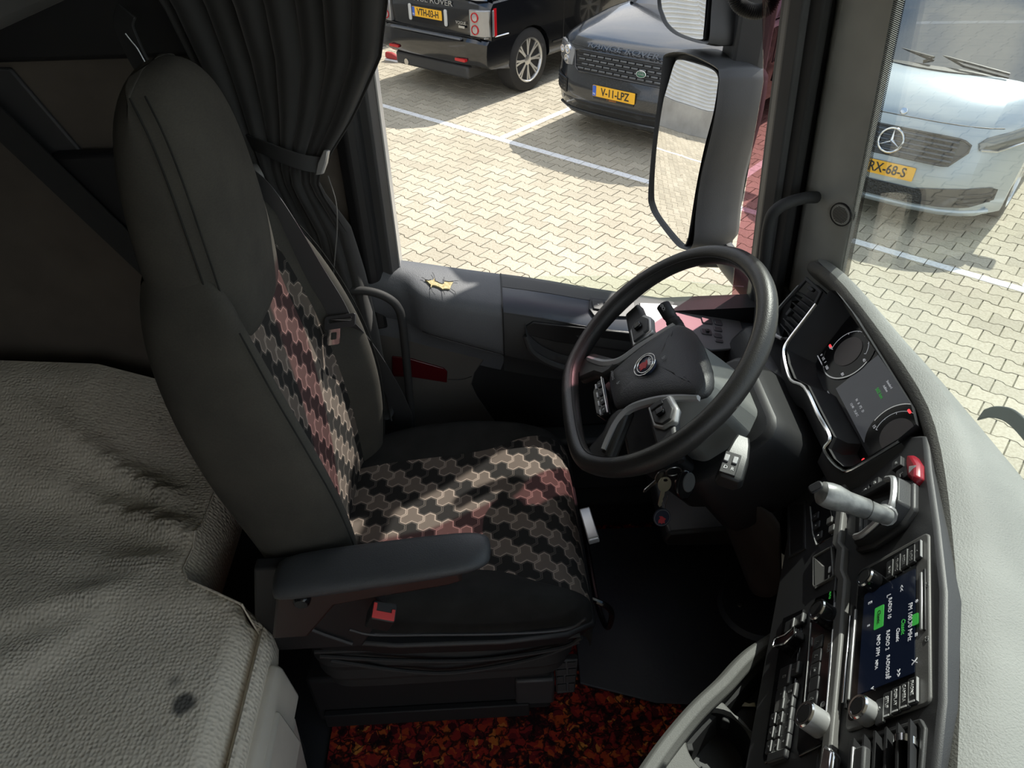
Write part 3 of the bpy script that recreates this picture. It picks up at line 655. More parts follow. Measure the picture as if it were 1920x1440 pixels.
obj('bunk_frame', G().loft([[V((x, y, z)) for x, z in ((-.46, 1.70), (-.402, 1.735), (-.388, 1.72), (-.378, 1.62), (-.46, 1.60))] for y in (-.9, .60, .66, .69)]), MA['bunkplastic'], BU, bevel=.008)
obj('bunk_drawer', G().loft([[V((-.45, y, 1.31)), V((-.41, y, 1.31)), V((-.385, y, 1.60)), V((-.45, y, 1.61))] for y in (-.9, .66)]), MA['bunkplastic'], BU, bevel=.006)
obj('bunk_base', G().box((-1.33, -.9, FZ), (-.44, .74, 1.64)), MA['darkgrey'], BU)
obj('drawer_front', G().loft([[V((-.40, y, 1.715)), V((-.380, y, 1.712)), V((-.366, y, 1.60)), V((-.385, y, 1.60))] for y in (-.9, .615)]), MA['bunkplastic'], BU, bevel=.006)
# ------------------------------------------------------------------ carpet and mat
m = Mt('carpet_red', (.3, .05, .02), 1, 0, .1); t_ = m.t
wz = m.n('ShaderNodeTexNoise'); wz.inputs['Scale'].default_value = 40; wz.inputs['Detail'].default_value = 4; m.ln(m.coord('World'), wz.inputs['Vector'])
va = m.n('ShaderNodeVectorMath', operation='MULTIPLY_ADD'); m.ln(wz.outputs['Color'], va.inputs[0]); va.inputs[1].default_value = (.045,) * 3; m.ln(m.coord('World'), va.inputs[2])
v1 = m.n('ShaderNodeTexVoronoi', feature='F1'); v1.inputs['Scale'].default_value = 75; m.ln(va.outputs[0], v1.inputs['Vector'])
v2 = m.n('ShaderNodeTexVoronoi', feature='DISTANCE_TO_EDGE'); v2.inputs['Scale'].default_value = 30; m.ln(va.outputs[0], v2.inputs['Vector'])
cc = m.ramp(X(t_, v1.outputs['Color']).sk, [(.0, (.02, .006, .008)), (.28, (.07, .010, .015)), (.42, (.20, .018, .022)), (.62, (.34, .030, .022)), (.80, (.45, .08, .02)), (.95, (.62, .24, .05))])
cc = m.mix(X(t_, v2.outputs['Distance']).ss(.10, .02) * .9, cc, (.012, .008, .008)); cc = m.mix(X(t_, m.noise(22, 4, 'World')).ss(.55, .62) * .9, cc, (.012, .008, .010))
m.color(cc); m.bump(m.noise(900, 3, 'World'), .6, .003); MA['carpet'] = m.m
tag(obj('carpet', G().box((-.39, -.6, FZ - .012), (.72, 1.32, FZ)), MA['carpet']), 'red and orange flecked carpet on the cab floor', 'carpet')
mo = [at(x, y, Z=FZ + .004) for x, y in ((1088, 1282), (1160, 1300), (1230, 1318), (1268, 1322))]
mat_o = [(mo[0].x, mo[0].y), (mo[1].x, mo[1].y), (mo[2].x, mo[2].y), (mo[3].x + .03, mo[3].y), (.66, .80), (.68, 1.3), (.2, 1.3), (.18, 1.1)]
tag(obj('floor_mat', G().prism(mat_o, FZ + .001, FZ + .008), grain('navy_rubber_mat', (.034, .037, .048), .6, 120, .3, .002), bevel=.002), 'dark rubber floor mat in the driver footwell', 'mat')
# ================================================================== steering wheel
_t = R(44.7); WFR = Fr((.289, 1.012, 2.12), (0, -1, 0), (math.cos(_t), 0, math.sin(_t))).sub(0, 0, 0, R(-2.5))
SW = thing('steering_wheel', 'black leather steering wheel with silver spoke trims and a round crest', 'steering wheel', WFR(0, 0, 0))
rp_ = []; rr_ = []
for i in range(96):
    a = 2 * math.pi * i / 96; x, y = .2225 * math.cos(a), .2225 * math.sin(a)
    if y < -.165: y = -.165 - (1 - math.exp(-(-.165 - y) / .034)) * .040
    rp_.append(WFR(x, y, 0)); th = abs(math.atan2(math.sin(a - math.pi / 2), math.cos(a - math.pi / 2)))
    rr_.append(.0168 + .0018 * math.exp(-((th - 1.75) / .35) ** 2))
g = G(); n_ = 16; rings = []
for i in range(96):
    T_ = (rp_[(i + 1) % 96] - rp_[i - 1]).normalized(); b_ = T_.cross(WFR.N).normalized()
    rings.append([rp_[i] + (b_ * math.cos(a) * .98 + WFR.N * math.sin(a) * 1.08) * rr_[i] for a in [2 * math.pi * k / n_ for k in range(n_)]])
rings.append(rings[0]); rim = obj('rim', g.loft(rings, caps=False), MA['leather'], SW, smooth=180)
# stitching along the inner side of the rim: two thin seams
for rad in (.2235,): pass
for sgn in (.55,):
    pts = []
    for i in range(96):
        T_ = (rp_[(i + 1) % 96] - rp_[i - 1]).normalized(); b_ = T_.cross(WFR.N).normalized()
        pts.append(rp_[i] + b_ * (-rr_[i] * .80 if (rp_[i] - WFR.O).dot(b_) > 0 else rr_[i] * .80) + WFR.N * rr_[i] * .66)
    obj('rim_seam', G().tube(pts, .0009, 5, closed=True), MA['rubber'], rim)
# hub pad (airbag cover): dished, deeper at the top
def padn(q): return lerp([(-.13, -.006), (-.08, -.006), (-.02, -.014), (.03, -.034), (.07, -.055)], q)
out = [(-.050, -.113), (.050, -.113), (.056, -.10), (.070, -.045), (.080, -.012), (.100, .028), (.103, .045), (.085, .060), (.045, .068), (-.045, .068), (-.085, .060), (-.103, .045), (-.100, .028), (-.080, -.012), (-.070, -.045), (-.056, -.10)]
g = G(); rings = []
for ins, dn in ((0, -.035), (0, -.012), (.004, -.003), (.012, .0015), (.03, .005), (.045, .006)):
    o2 = inset(out, ins) if ins else out; rings.append([WFR(p, q, padn(q) + dn) for p, q in o2])
pad = obj('airbag_cover', g.loft(rings), grain('airbag_vinyl', (.030, .030, .031), .5, 450, .5, .0012), SW, sub=1, smooth=60)
for s in (-1, 1):
    # silver trims from the hub's shoulder, along the side and down the lower spoke
    tr = [(s * .105, .036, -.045), (s * .090, .004, -.030), (s * .078, -.03, -.018), (s * .068, -.075, -.010), (s * .082, -.105, -.006), (s * .108, -.128, -.004), (s * .128, -.142, -.003)]
    ctr = smooth_path([WFR(*x) for x in tr], 6)
    g = G(); rings = []
    for i, p in enumerate(ctr):
        T_ = (ctr[min(i + 1, len(ctr) - 1)] - ctr[max(i - 1, 0)]).normalized(); b_ = T_.cross(WFR.N).normalized() * s; k = .0045 + .003 * math.sin(math.pi * i / len(ctr))
        rings.append([p + b_ * k + WFR.N * .001, p + WFR.N * .005, p - b_ * k + WFR.N * .001, p - b_ * k - WFR.N * .006, p + b_ * k - WFR.N * .006])
    obj('spoke_trim', g.loft(rings), MA['satin'], SW, smooth=50)
    # upper (horizontal) spoke with switch pod
    sp_out = [(s * .075, -.052), (s * .100, -.053), (s * .150, -.052), (s * .205, -.050), (s * .210, -.014), (s * .160, -.010), (s * .115, -.002), (s * .085, 0)]
    if s < 0: sp_out = sp_out[::-1]
    obj('side_spoke', G().prism(sp_out, -.045, -.022, WFR), MA['dark'], SW, bevel=.006)
    pod = [(s * .086, -.046), (s * .135, -.044), (s * .152, -.028), (s * .152, -.004), (s * .130, .008), (s * .092, .002)]
    if s < 0: pod = pod[::-1]
    po = obj('switch_pod', G().prism(pod, -.03, -.016, WFR), MA['satin'], SW, bevel=.003)
    pk = inset(pod, .006); obj('rocker', G().prism(pk, -.02, -.0125, WFR), MA['darkgrey'], po, bevel=.002)
    obj('joystick', G().prism(rrect(s * .122, -.020, .015, .016, .003, 2), -.014, -.005, WFR), MA['gloss'], po, bevel=.002)
    obj('lower_key', G().prism([(s * .098 - .004 * 1, -.012), (s * .098 + .008, -.012), (s * .098 + .008, -.038), (s * .098 - .004, -.038)], -.014, -.010, WFR), MA['dark'], po, bevel=.0015)
    # lower spoke, leather where it meets the rim
    lo_ = [(s * .052, -.100), (s * .066, -.075), (s * .095, -.096), (s * .150, -.138), (s * .140, -.175), (s * .095, -.180), (s * .080, -.140), (s * .056, -.122)]
    if s < 0: lo_ = lo_[::-1]
    obj('lower_spoke', G().prism(lo_, -.03, -.006, WFR), MA['leather'], SW, bevel=.008)
# lower control strip with four pale keys
ls = obj('lower_controls', G().prism([(-.052, -.117), (.052, -.117), (.046, -.138), (.03, -.148), (-.03, -.148), (-.046, -.138)], -.03, -.006, WFR), MA['gloss'], SW, bevel=.003)
for k, p in enumerate((-.036, -.012, .012, .036)):
    obj('key', G().prism(rrect(p, -.127, .017, .009, .002, 2), -.008, -.0035, WFR), MA['dark'], ls, bevel=.001)
    obj('key_edge', G().box((p - .007, -.1375, -.008), (p + .007, -.1345, -.0035), WFR), MA['satin'], ls, bevel=.0006)
    text('key_print', '+-OK<'[k], MA['white'], ls, WFR, .006, p, -.127, -.0030)
obj('key_trim', G().tube([WFR(-.05, -.1195, -.004), WFR(.05, -.1195, -.004)], .0016, 6), MA['chrome'], ls)
# crest
EF = WFR.sub(-.003, -.024, 0); nE = padn(-.024) + .0065
em = obj('crest', G().lathe([(.001, nE + .0015), (.019, nE + .0015), (.021, nE), (.021, nE - .006), (.001, nE - .006)], EF), plain('crest_blue', (.02, .025, .05), .3), SW)
for rx, ry, dy in ((.0235, .0235, 0), (.0195, .0175, .001)):
    obj('crest_ring', G().tube([EF(rx * math.cos(a), dy + ry * math.sin(a), nE + .0022) for a in [2 * math.pi * k / 40 for k in range(40)]], .0010, 6, closed=True), MA['chrome'], em)
gr_ = [(-.008, -.013), (-.004, -.010), (0, -.014), (.004, -.010), (.008, -.012), (.007, -.004), (.010, 0), (.005, .003), (-.001, .007), (-.009, .006), (-.005, .002), (-.009, -.004)]
obj('crest_red_head', G().prism(gr_, nE, nE + .0024, EF), plain('crest_red', (.55, .02, .03), .4), em)
obj('crest_crown', G().prism([(-.006, .008), (.006, .006), (.012, .013), (.006, .010), (.005, .016), (.001, .011), (-.004, .017), (-.004, .011), (-.011, .013)], nE, nE + .0024, EF), MA['white'], em)
for sx, sy in ((0, .033), (.008, -.058)): text('horn_mark', 'b', MA['dimprint'], pad, WFR, .011, sx - .004, sy - .024 + .0, padn(sy - .024) + .008)
text('airbag_lettering', 'AIRBAG', MA['dimprint'], pad, WFR.sub(-.028, -.092, 0), .0075, 0, 0, padn(-.092) + .0062)
# ------------------------------------------------------------------ column shroud and stalks
CO = thing('steering_column', 'grey steering column shroud with stalks behind the wheel', 'steering column', WFR(0, 0, -.2))
g = G(); rings = []
for n, w_, h0, h1, c in ((-.050, .060, -.055, .050, .02), (-.075, .078, -.075, .060, .025), (-.14, .084, -.085, .066, .03), (-.20, .090, -.090, .070, .035), (-.30, .10, -.10, .08, .035)):
    o2 = [(w_ - c, h1), (w_, h1 - c), (w_, h0 + c), (w_ - c, h0), (-w_ + c, h0), (-w_, h0 + c), (-w_, h1 - c), (-w_ + c, h1)]
    rings.append([WFR(p, q, n) for p, q in o2])
obj('shroud', g.loft(rings), grain('column_grey', (.17, .175, .165), .5, 600, .25), CO, bevel=.010, seg=3)
obj('shroud_boot', G().loft([[WFR(p * k, q * k - .01, n) for p, q in rrect(0, 0, .23, .20, .04, 3)] for n, k in ((-.20, 1.0), (-.23, 1.1), (-.36, 1.25))]), MA['black'], CO, bevel=.01)
s0, s1 = V((.40, 1.085, 2.045)), at(1243, 572, Y=1.215)
d_ = (s1 - s0).normalized(); SF = Fr(s0, d_.orthogonal(), (0, 0, 1)); SF.P = d_.cross(V((0, 0, 1))).normalized(); SF.Q = SF.P.cross(d_) * -1; SF.N = d_
L_ = (s1 - s0).length
ST1 = obj('light_stalk', G().lathe([(.008, 0), (.010, L_ * .35), (.0135, L_ * .5), (.0135, L_ * .55), (.0150, L_ * .56), (.0150, L_ * .72), (.0130, L_ * .73), (.0130, L_ * .80), (.0142, L_ * .81), (.0142, L_ * .99), (.009, L_ * 1.0), (.001, L_)], SF, 14), MA['dark'], CO)
obj('stalk_band', G().lathe([(.0156, L_ * .60), (.0156, L_ * .66), (.012, L_ * .66), (.012, L_ * .60)], SF, 14), MA['black'], ST1)
text('stalk_print', '\u00a9O:', MA['white'], ST1, Fr(s1 - d_ * .012 + V((-.009, -.008, .010)), d_ * -1, d_.cross(V((-.6, -.5, .6))).normalized()), .009)
# right-hand wiper and gear stalk
f0 = at(1385, 838, Y=.865); f1 = at(1362, 905, Y=.80)
d_ = (f1 - f0).normalized(); KF = Fr(f0, (.9, 0, .35), V((0, 0, 1))); KF.N = d_; KF.P = (V((1, 0, .1)) - d_ * d_.dot(V((1, 0, .1)))).normalized(); KF.Q = KF.N.cross(KF.P)
L_ = (f1 - f0).length
GS = obj('gear_stalk', G().loft([[KF(p * k, q * k, h_) for p, q in ((-.02, -.012), (-.012, -.02), (.014, -.02), (.024, -.008), (.022, .014), (-.014, .018))] for h_, k in ((-.02, .55), (.0, .8), (L_ * .35, 1.0), (L_ * .9, 1.05), (L_, .9))]), grain('stalk_grey', (.035, .036, .035), .4, 500, .15), CO, bevel=.004)
obj('stalk_keys', G().box((-.016, .014, L_ * .38), (.010, .0205, L_ * .95), KF), MA['black'], GS, bevel=.001)
for a in (-.011, .003): obj('stalk_switch', G().box((a - .004, .019, L_ * .48), (a + .004, .0235, L_ * .66), KF), MA['satin'], GS, bevel=.001)
text('stalk_print', 'D  R', MA['white'], GS, Fr(KF(-.003, .0208, L_ * .80), KF.P, KF.N * -1), .009)
obj('shroud_underside', G().loft([[WFR(p, q, n) for p, q in ((.09, -.08), (.105, -.12), (.08, -.16), (-.09, -.16), (-.10, -.08))] for n in (-.10, -.30)]), MA['black'], CO, bevel=.01)
# ------------------------------------------------------------------ ignition keys
k0 = at(1276, 862, Y=.90)
KY = thing('key_bunch', 'bunch of keys with a black fob and round crest tag hanging from the ignition', 'keys', k0)
def kp(x, y, Y=.89): return at(x, y, Y=Y)
obj('ignition_key', G().lathe([(.0095, 0), (.0095, .03), (.006, .034), (.001, .034)], Fr(k0 + V((0, .03, 0)), (1, 0, 0), (0, 0, 1)), 14), MA['black'], KY)
obj('split_ring', G().tube([kp(1263, 884) + V((math.cos(a) * .0135, -.004 * math.sin(a), math.sin(a) * .0145)) for a in [2 * math.pi * k / 24 for k in range(24)]], .0011, 6, closed=True), MA['steel'], KY)
KF2 = Fr((0, 0, 0), (1, 0, .0), (0, -.25, 1))
def keyobj(px, py, rot, name, mat, Y=.885):
    f_ = Fr(kp(px, py, Y), (math.cos(rot), 0, math.sin(rot)), (-math.sin(rot), .5, math.cos(rot)))
    k_ = obj(name, G().ring(circ(0, 0, .0125, 20, .0145), circ(0, .008, .0045, 20, .0028), -.001, .001, f_), mat, KY)
    obj('blade', G().prism([(-.0035, -.013), (-.0035, -.040), (0, -.044), (.004, -.040), (.0025, -.036), (.004, -.032), (.0025, -.028), (.004, -.022), (.0035, -.013)], -.001, .001, f_), mat, k_)
    return k_
MA['brass'] = plain('worn_brass', (.42, .36, .25), .35, 1)
keyobj(1246, 908, R(-14), 'door_key', MA['brass']); keyobj(1240, 893, R(-62), 'small_key', MA['steel'], .895)
ff = Fr(kp(1283, 908, .882), (1, 0, -.1), (.1, .5, 1)); fb = obj('fob', G().prism([(-.012, .026), (-.004, .030), (.008, .026), (.016, .008), (.018, -.010), (.010, -.026), (-.004, -.030), (-.016, -.016), (-.017, .004)], -.008, .006, ff), MA['gloss'], KY, bevel=.004)
obj('fob_disc', G().prism(circ(.006, .006, .0115, 20, .019), .005, .008, ff), plain('fob_grey', (.10, .105, .105), .4), fb, bevel=.002)
cf = Fr(kp(1241, 970, .875), (1, 0, -.12), (.12, .5, 1)); ct = obj('crest_tag', G().prism(circ(0, 0, .0165, 24, .018), -.002, .002, cf), plain('tag_blue', (.012, .015, .03), .35), KY, bevel=.001)
obj('tag_ring', G().tube([cf(.0145 * math.cos(a), .0155 * math.sin(a), .0022) for a in [2 * math.pi * k / 30 for k in range(30)]], .0006, 5, closed=True), MA['grey'], ct)
obj('tag_red_head', G().prism([(p * .75, q * .75 - .002) for p, q in gr_], .0015, .0026, cf), plain('tag_red', (.35, .02, .025), .5), ct)
obj('tag_link', G().tube([kp(1252, 930, .88), kp(1247, 952, .877)], .001, 5), MA['steel'], KY)
# ================================================================== dashboard
ST = yawframe((.472, .473, 2.095), -26.8, 63.8)      # centre stack, turned to the driver
CF = yawframe((.617, .973, 2.083), -4.3, 55)         # instrument cluster
DA = thing('dashboard', 'dark dashboard with a pale grey pebbled top wrapped around the driver', 'dashboard', (.66, .5, FZ))
# --- padded top: lip, crest, slope to the glass
stn = [(.704, 1.361, 2.100), (.704, 1.260, 2.125), (.690, 1.120, 2.140), (.677, .971, 2.150), (.668, .848, 2.152), (.650, .767, 2.152), (.608, .66, 2.152), (.567, .569, 2.152), (.53, .49, 2.152), (.496, .421, 2.152), (.458, .352, 2.152), (.420, .289, 2.152), (.37, .20, 2.150), (.33, .08, 2.15), (.31, -.1, 2.14), (.33, -.5, 2.12), (.40, -1.15, 2.08)]
wav = [0, .004, -.003, -.006, .004, 0, 0, 0, 0, 0, 0, 0, 0, 0, 0, 0, 0]
lip, top = [], []
for i, (x, y, z) in enumerate(stn):
    a = V(stn[max(i - 1, 0)]); b = V(stn[min(i + 1, len(stn) - 1)]); t = (b - a); t.z = 0; t.normalize(); nrm = V((-t.y, t.x, 0)); nrm = nrm if nrm.x > 0 else -nrm
    p = V((x, y, z)); ox = max(.765, x + .06) if y > -.3 else .80
    k = lambda d, dz: p + nrm * d + V((0, 0, dz))
    lip.append([k(.035, -.055), k(.004, -.026 + wav[i]), k(-.001, -.014 + wav[i]), k(.004, -.002), k(.010, .003)])
    oz = z - .03
    o1 = V((ox - .012, p.y + nrm.y * .05, oz)); cre = k(.045 if y < .9 else .03, .014)
    top.append([k(.010, .003), cre, cre.lerp(o1, .45) + V((0, 0, -.002)), o1, V((ox + .008, o1.y, oz - .012)), V((ox + .012, o1.y, 1.95))])
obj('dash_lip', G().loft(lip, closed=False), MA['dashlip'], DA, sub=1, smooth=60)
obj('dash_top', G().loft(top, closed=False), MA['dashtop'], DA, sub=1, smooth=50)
# --- dark carcass beneath
car = [(p[0] + .045, p[1], p[2] - .05) for p in stn]
g = G(); g.loft([[V((x + .03, y, z)), V((.765, y, z - .01)), V((.745, y, 1.45)), V((x + .12, y, 1.45)), V((x + .06, y, 1.85))] for x, y, z in car])
obj('dash_carcass', g, MA['black'], DA)
# --- cluster binnacle
bez = [(-.218, .069), (-.208, .029), (-.195, -.006), (-.180, -.048), (-.165, -.069), (-.126, -.079), (-.077, -.081), (-.037, -.063), (.035, -.062), (.102, -.060), (.116, -.078), (.146, -.076), (.173, -.067), (.187, -.050), (.196, .036), (.192, .075), (.150, .085), (.03, .085), (-.116, .085), (-.20, .080)]
inn = inset(bez, .006); inn = [(p, q) for p, q in inn]
deep = [(p * .90 + .004, q * .85 + .006) for p, q in inn]
obj('binnacle', G().loft([[CF(p, q, .0) for p, q in inn], [CF(p, q, -.03) for p, q in inset(bez, .010)], [CF(p, q, -.062) for p, q in deep]], caps=False), MA['dark'], DA, smooth=30)
outb = [(-.335, .060), (-.335, -.055), (-.25, -.105), (-.175, -.135), (-.09, -.15), (.04, -.15), (.12, -.15), (.20, -.13), (.25, -.08), (.245, .02), (.235, .085), (.1, .105), (-.1, .105), (-.25, .10)]
_b = [inset(bez, -d)[1:15] for d in (0, .012, .035, .04)]
obj('cluster_surround', G().loft([[CF(p, q, n) for p, q in o] for o, n in zip(_b, (-.004, -.008, -.03, -.09))], closed=False), MA['darkgrey'], DA, smooth=40)
# chrome bezel along the lower edge
bpth = smooth_path([CF(p, q, .001) for p, q in bez[1:15]], 4)
obj('bezel', G().tube(bpth, [.0022 + .0014 * math.sin(math.pi * min(1, i / (len(bpth) - 1) * 1.0)) for i in range(len(bpth))], 8), MA['chrome'], DA)
CLU = obj('cluster', G().prism(deep, -.072, -.058, CF), MA['gloss'], DA)
nD = -.0578
def arc(cx, cy, r_, a0, a1, wd, n=28, ry=1):
    g = G(); o = [(cx + (r_ + wd / 2) * math.cos(R(a0 + (a1 - a0) * i / n)), cy + ry * (r_ + wd / 2) * math.sin(R(a0 + (a1 - a0) * i / n))) for i in range(n + 1)]
    i_ = [(cx + (r_ - wd / 2) * math.cos(R(a0 + (a1 - a0) * i / n)), cy + ry * (r_ - wd / 2) * math.sin(R(a0 + (a1 - a0) * i / n))) for i in range(n + 1)]
    return o + i_[::-1]
MA['scr'] = Mt('cluster_screen', (.05, .052, .056), .08).vary(20, .97, 1.03).emit((.30, .32, .36), .07).m
MA['glow'] = Mt('lit_print', (.6, .6, .6), .4).emit((.9, .93, 1), .15).m
MA['glowred'] = Mt('lit_red', (.6, .02, .02), .4).emit((1, .05, .06), .8).m
MA['glowgreen'] = Mt('lit_green', (.04, .3, .05), .4).emit((.06, .55, .08), .22).m
obj('centre_display', G().prism([(-.048, -.036), (.10, -.036), (.10, .062), (-.048, .062)], nD - .004, nD + .0002, CF), MA['scr'], CLU)
def dial(cx, nums, a0, a1):
    d = obj('dial', G().prism(circ(cx, .018, .060, 40), nD - .002, nD + .0012, CF), MA['gloss'], CLU)
    obj('dial_ring', G().prism(arc(cx, .018, .0575, a0, a1, .0022), nD, nD + .0018, CF), MA['chrome'], d)
    obj('dial_scale', G().prism(arc(cx, .018, .044, 35, 215, .0007), nD, nD + .0018, CF), MA['glow'], d)
    for k in range(7):
        a = R(35 + 180 * k / 6); l0 = .040 if k % 2 == 0 else .042
        obj('tick', G().add([CF(cx + r_ * math.cos(a) - dt * math.sin(a), .018 + r_ * math.sin(a) + dt * math.cos(a), nD + .0018) for r_, dt in ((l0, -.0005), (.044, -.0005), (.044, .0005), (l0, .0005))], [(0, 1, 2, 3)]), MA['glow'], d)
    obj('dial_face', G().prism(circ(cx, .018, .031, 32), nD, nD + .0022, CF), plain('brushed_disc', (.09, .08, .08), .35, .4), d)
    for k, s_ in enumerate(nums):
        a = R(200 - 170 * k / (len(nums) - 1)); text('dial_number', s_, MA['glow'], d, CF, .008, cx + .050 * math.cos(a + math.pi), .018 + .050 * math.sin(a + math.pi), nD + .0022)
    return d
d1 = dial(-.105, ('40', '80', '100', '120'), -140, 20); d2 = dial(.130, ('5', '10', '15'), 60, 200)
for cx, cy in ((-.150, -.006), (.105, .055)): obj('needle', G().prism(rrect(cx, cy, .009, .004, .001, 2), nD, nD + .0026, CF), MA['glowred'], d1 if cx < 0 else d2)
obj('fuel_scale', G().prism([(-.155, -.037), (-.115, -.037), (-.115, -.0385), (-.155, -.0385)], nD, nD + .0016, CF), MA['glow'], d1)
text('fuel_print', '0   1/2   1', MA['glow'], d1, CF, .007, -.135, -.030, nD + .0018)
for k, (s_, p, q, z_) in enumerate((('502 km', .030, .028, .009), ('Standard', .028, .050, .006), ('Adblue', .03, .041, .006), ('N   8   P2   D', .025, -.012, .0065), ('12:40    21,0 C', .025, -.024, .006))):
    text('display_print', s_, MA['glow'] if k else MA['glowgreen'], CLU, CF, z_, p, q, nD + .0006)
obj('trim_light', G().prism([(-.055, -.0525), (.060, -.0525), (.060, -.0505), (-.055, -.0505)], nD, nD + .002, CF), MA['white'], CLU)
obj('warning_light', G().prism(rrect(.135, -.050, .012, .006, .002, 2), nD, nD + .002, CF), MA['glowred'], CLU)
# --- air vent beside the door
VF = Fr(at(1498, 585, Y=1.265), V((.30, -1, -.0)), V((.45, .10, .8))); VF.N = VF.P.cross(VF.Q).normalized()
def vpx(L): return [VF.px(x, y) for x, y in L]
vo_ = vpx([(1512, 517), (1541, 546), (1528, 575), (1487, 640), (1462, 640), (1452, 600), (1460, 578)])
VE = thing('side_vent', 'black slatted air vent with a silver edge beside the instrument cluster', 'air vent', VF(0, 0, 0))
obj('vent_frame', G().ring(vo_, inset(vo_, .007 if sum(1 for _ in vo_) else 0), -.004, .003, VF), MA['darkgrey'], VE, bevel=.0015)
obj('vent_well', G().prism(inset(vo_, .005), -.045, -.032, VF), MA['black'], VE)
vc = [VF.px(x, y) for x, y in ((1522, 555), (1468, 622))]
for k in range(7):
    f = k / 6; a_ = VF.px(1496 - 32 * f, 545 + 62 * f, -.004); b_ = VF.px(1528 - 44 * f, 570 + 62 * f, -.004)
    d_ = V((b_[0] - a_[0], b_[1] - a_[1])).normalized(); pr_ = V((-d_.y, d_.x)) * .0011
    obj('slat', G().loft([[VF(p[0] + pr_.x, p[1] + pr_.y, -.004), VF(p[0] - pr_.x, p[1] - pr_.y, -.004), VF(p[0] - pr_.x + .004, p[1] - pr_.y, -.022), VF(p[0] + pr_.x + .004, p[1] + pr_.y, -.022)] for p in (a_, b_)]), MA['dark'], VE)
tb_ = VF.px(1480, 586); obj('vent_tab', G().prism(rrect(tb_[0], tb_[1], .008, .016, .002, 2), -.01, .004, VF), MA['darkgrey'], VE, bevel=.0015)
sw_ = VF.px(1521, 541); obj('vent_switch', G().prism(rrect(sw_[0], sw_[1], .016, .007, .002, 2), -.004, .006, VF), MA['dark'], VE, bevel=.001)
e0, e1 = VF.px(1499, 534), VF.px(1458, 583); obj('vent_edge', G().tube([VF(*e0, .004), VF(*e1, .004)], .0016, 6), MA['satin'], VE)
e2 = [VF.px(*q) for q in ((1452, 618), (1460, 632), (1470, 638))]; obj('vent_edge', G().tube([VF(p, q, .006) for p, q in e2], .0042, 8), MA['satin'], VE)
# --- centre stack plate
stout = [(-.40, -.24), (.30, -.245), (.30, -.02), (.24, .058), (.121, .075), (-.02, .080), (-.13, .072), (-.25, .060), (-.33, .055), (-.36, .02), (-.36, -.12)]
obj('stack_panel', G().prism(stout, -.035, 0, ST), MA['dark'], DA, bevel=.006)
_f = V((.893, -.451, 0)); _t0 = [ST(p, -.236, -.006) for p in (-.40, -.2, 0, .15, .32)]
obj('stack_side', G().loft([[p, V((p.x + _f.x * .04, p.y + _f.y * .04, 1.62)), V((p.x + _f.x * .06, p.y + _f.y * .06, 1.33)), V((p.x + _f.x * .2, p.y + _f.y * .2, 1.33)), p + _f * .15] for p in _t0]), MA['black'], DA)
obj('stack_step', G().prism([(-.40, -.245), (.26, -.245), (.26, -.10), (.16, -.098), (-.13, -.102), (-.20, -.118), (-.40, -.118)], -.02, .006, ST), MA['dark'], DA, bevel=.003)
# metallic trim ridge with its jog
tr_ = [(-.335, -.116), (-.20, -.116), (-.182, -.104), (-.135, -.104), (-.118, -.094), (.0, -.092), (.14, -.090), (.19, -.094), (.19, -.076), (.14, -.074), (0, -.075), (-.112, -.077), (-.135, -.087), (-.178, -.087), (-.196, -.099), (-.335, -.099)]
obj('trim_ridge', G().prism(tr_, -.002, .011, ST), MA['grey'], DA, bevel=.003)
# --- infotainment
IN = thing('infotainment_unit', 'radio and touchscreen unit with two knobs in the centre stack', 'touchscreen', ST(0, 0, 0))
obj('unit_frame', G().prism(rrect(0, 0, .246, .124, .008, 3), -.004, .003, ST), MA['grey'], IN, bevel=.002)
obj('unit_face', G().prism(rrect(-.002, -.007, .226, .100, .005, 3), .002, .0042, ST), MA['gloss'], IN)
MA['lcd'] = Mt('lcd', (.006, .008, .014), .07).vary(10, .9, 1.1).emit((.03, .05, .12), .05).m
lcd = obj('display', G().prism(rrect(.006, .0, .150, .086, .002, 2), .004, .0052, ST), MA['lcd'], IN)
def lt(s_, x, y, sz, mat='glow', al='CENTER'): p, q = ST.px(x, y, .0055); return text('display_text', s_, MA[mat], lcd, ST, sz, p, q, .0054, align=al)
lt('FM 100,70 MHz', 1706, 1165, .0085); lt('Classic', 1693, 1175, .008, 'glowgreen'); lt('Classic', 1683, 1190, .007); lt('RADIO 10', 1668, 1140, .0075); lt('RADIO 2', 1664, 1200, .0075); lt('NPO 3FM', 1646, 1210, .0075); lt('RADIO538', 1664, 1250, .007); lt('NPIA', 1643, 1246, .006)
lt('<<', 1690, 1103, .009); lt('>>', 1684, 1262, .009); lt('X', 1714, 1240, .011); lt('*', 1716, 1128, .011); lt('L', 1666, 1117, .009); lt('E', 1631, 1130, .009); lt('II', 1628, 1173, .006); lt('v', 1636, 1290, .009); lt('^', 1666, 1270, .009); lt('=', 1717, 1190, .010)
p, q = ST.px(1648, 1157, .0055); bt = obj('green_button', G().prism(rrect(p, q, .034, .0155, .001, 1), .005, .0056, ST), MA['glowgreen'], lcd); text('button_text', 'Classic', MA['black'], bt, ST, .0075, p, q, .0058)
p, q = ST.px(1716, 1161, .0055); obj('green_tab', G().prism(rrect(p, q, .016, .009, .001, 1), .005, .0056, ST), MA['glowgreen'], lcd)
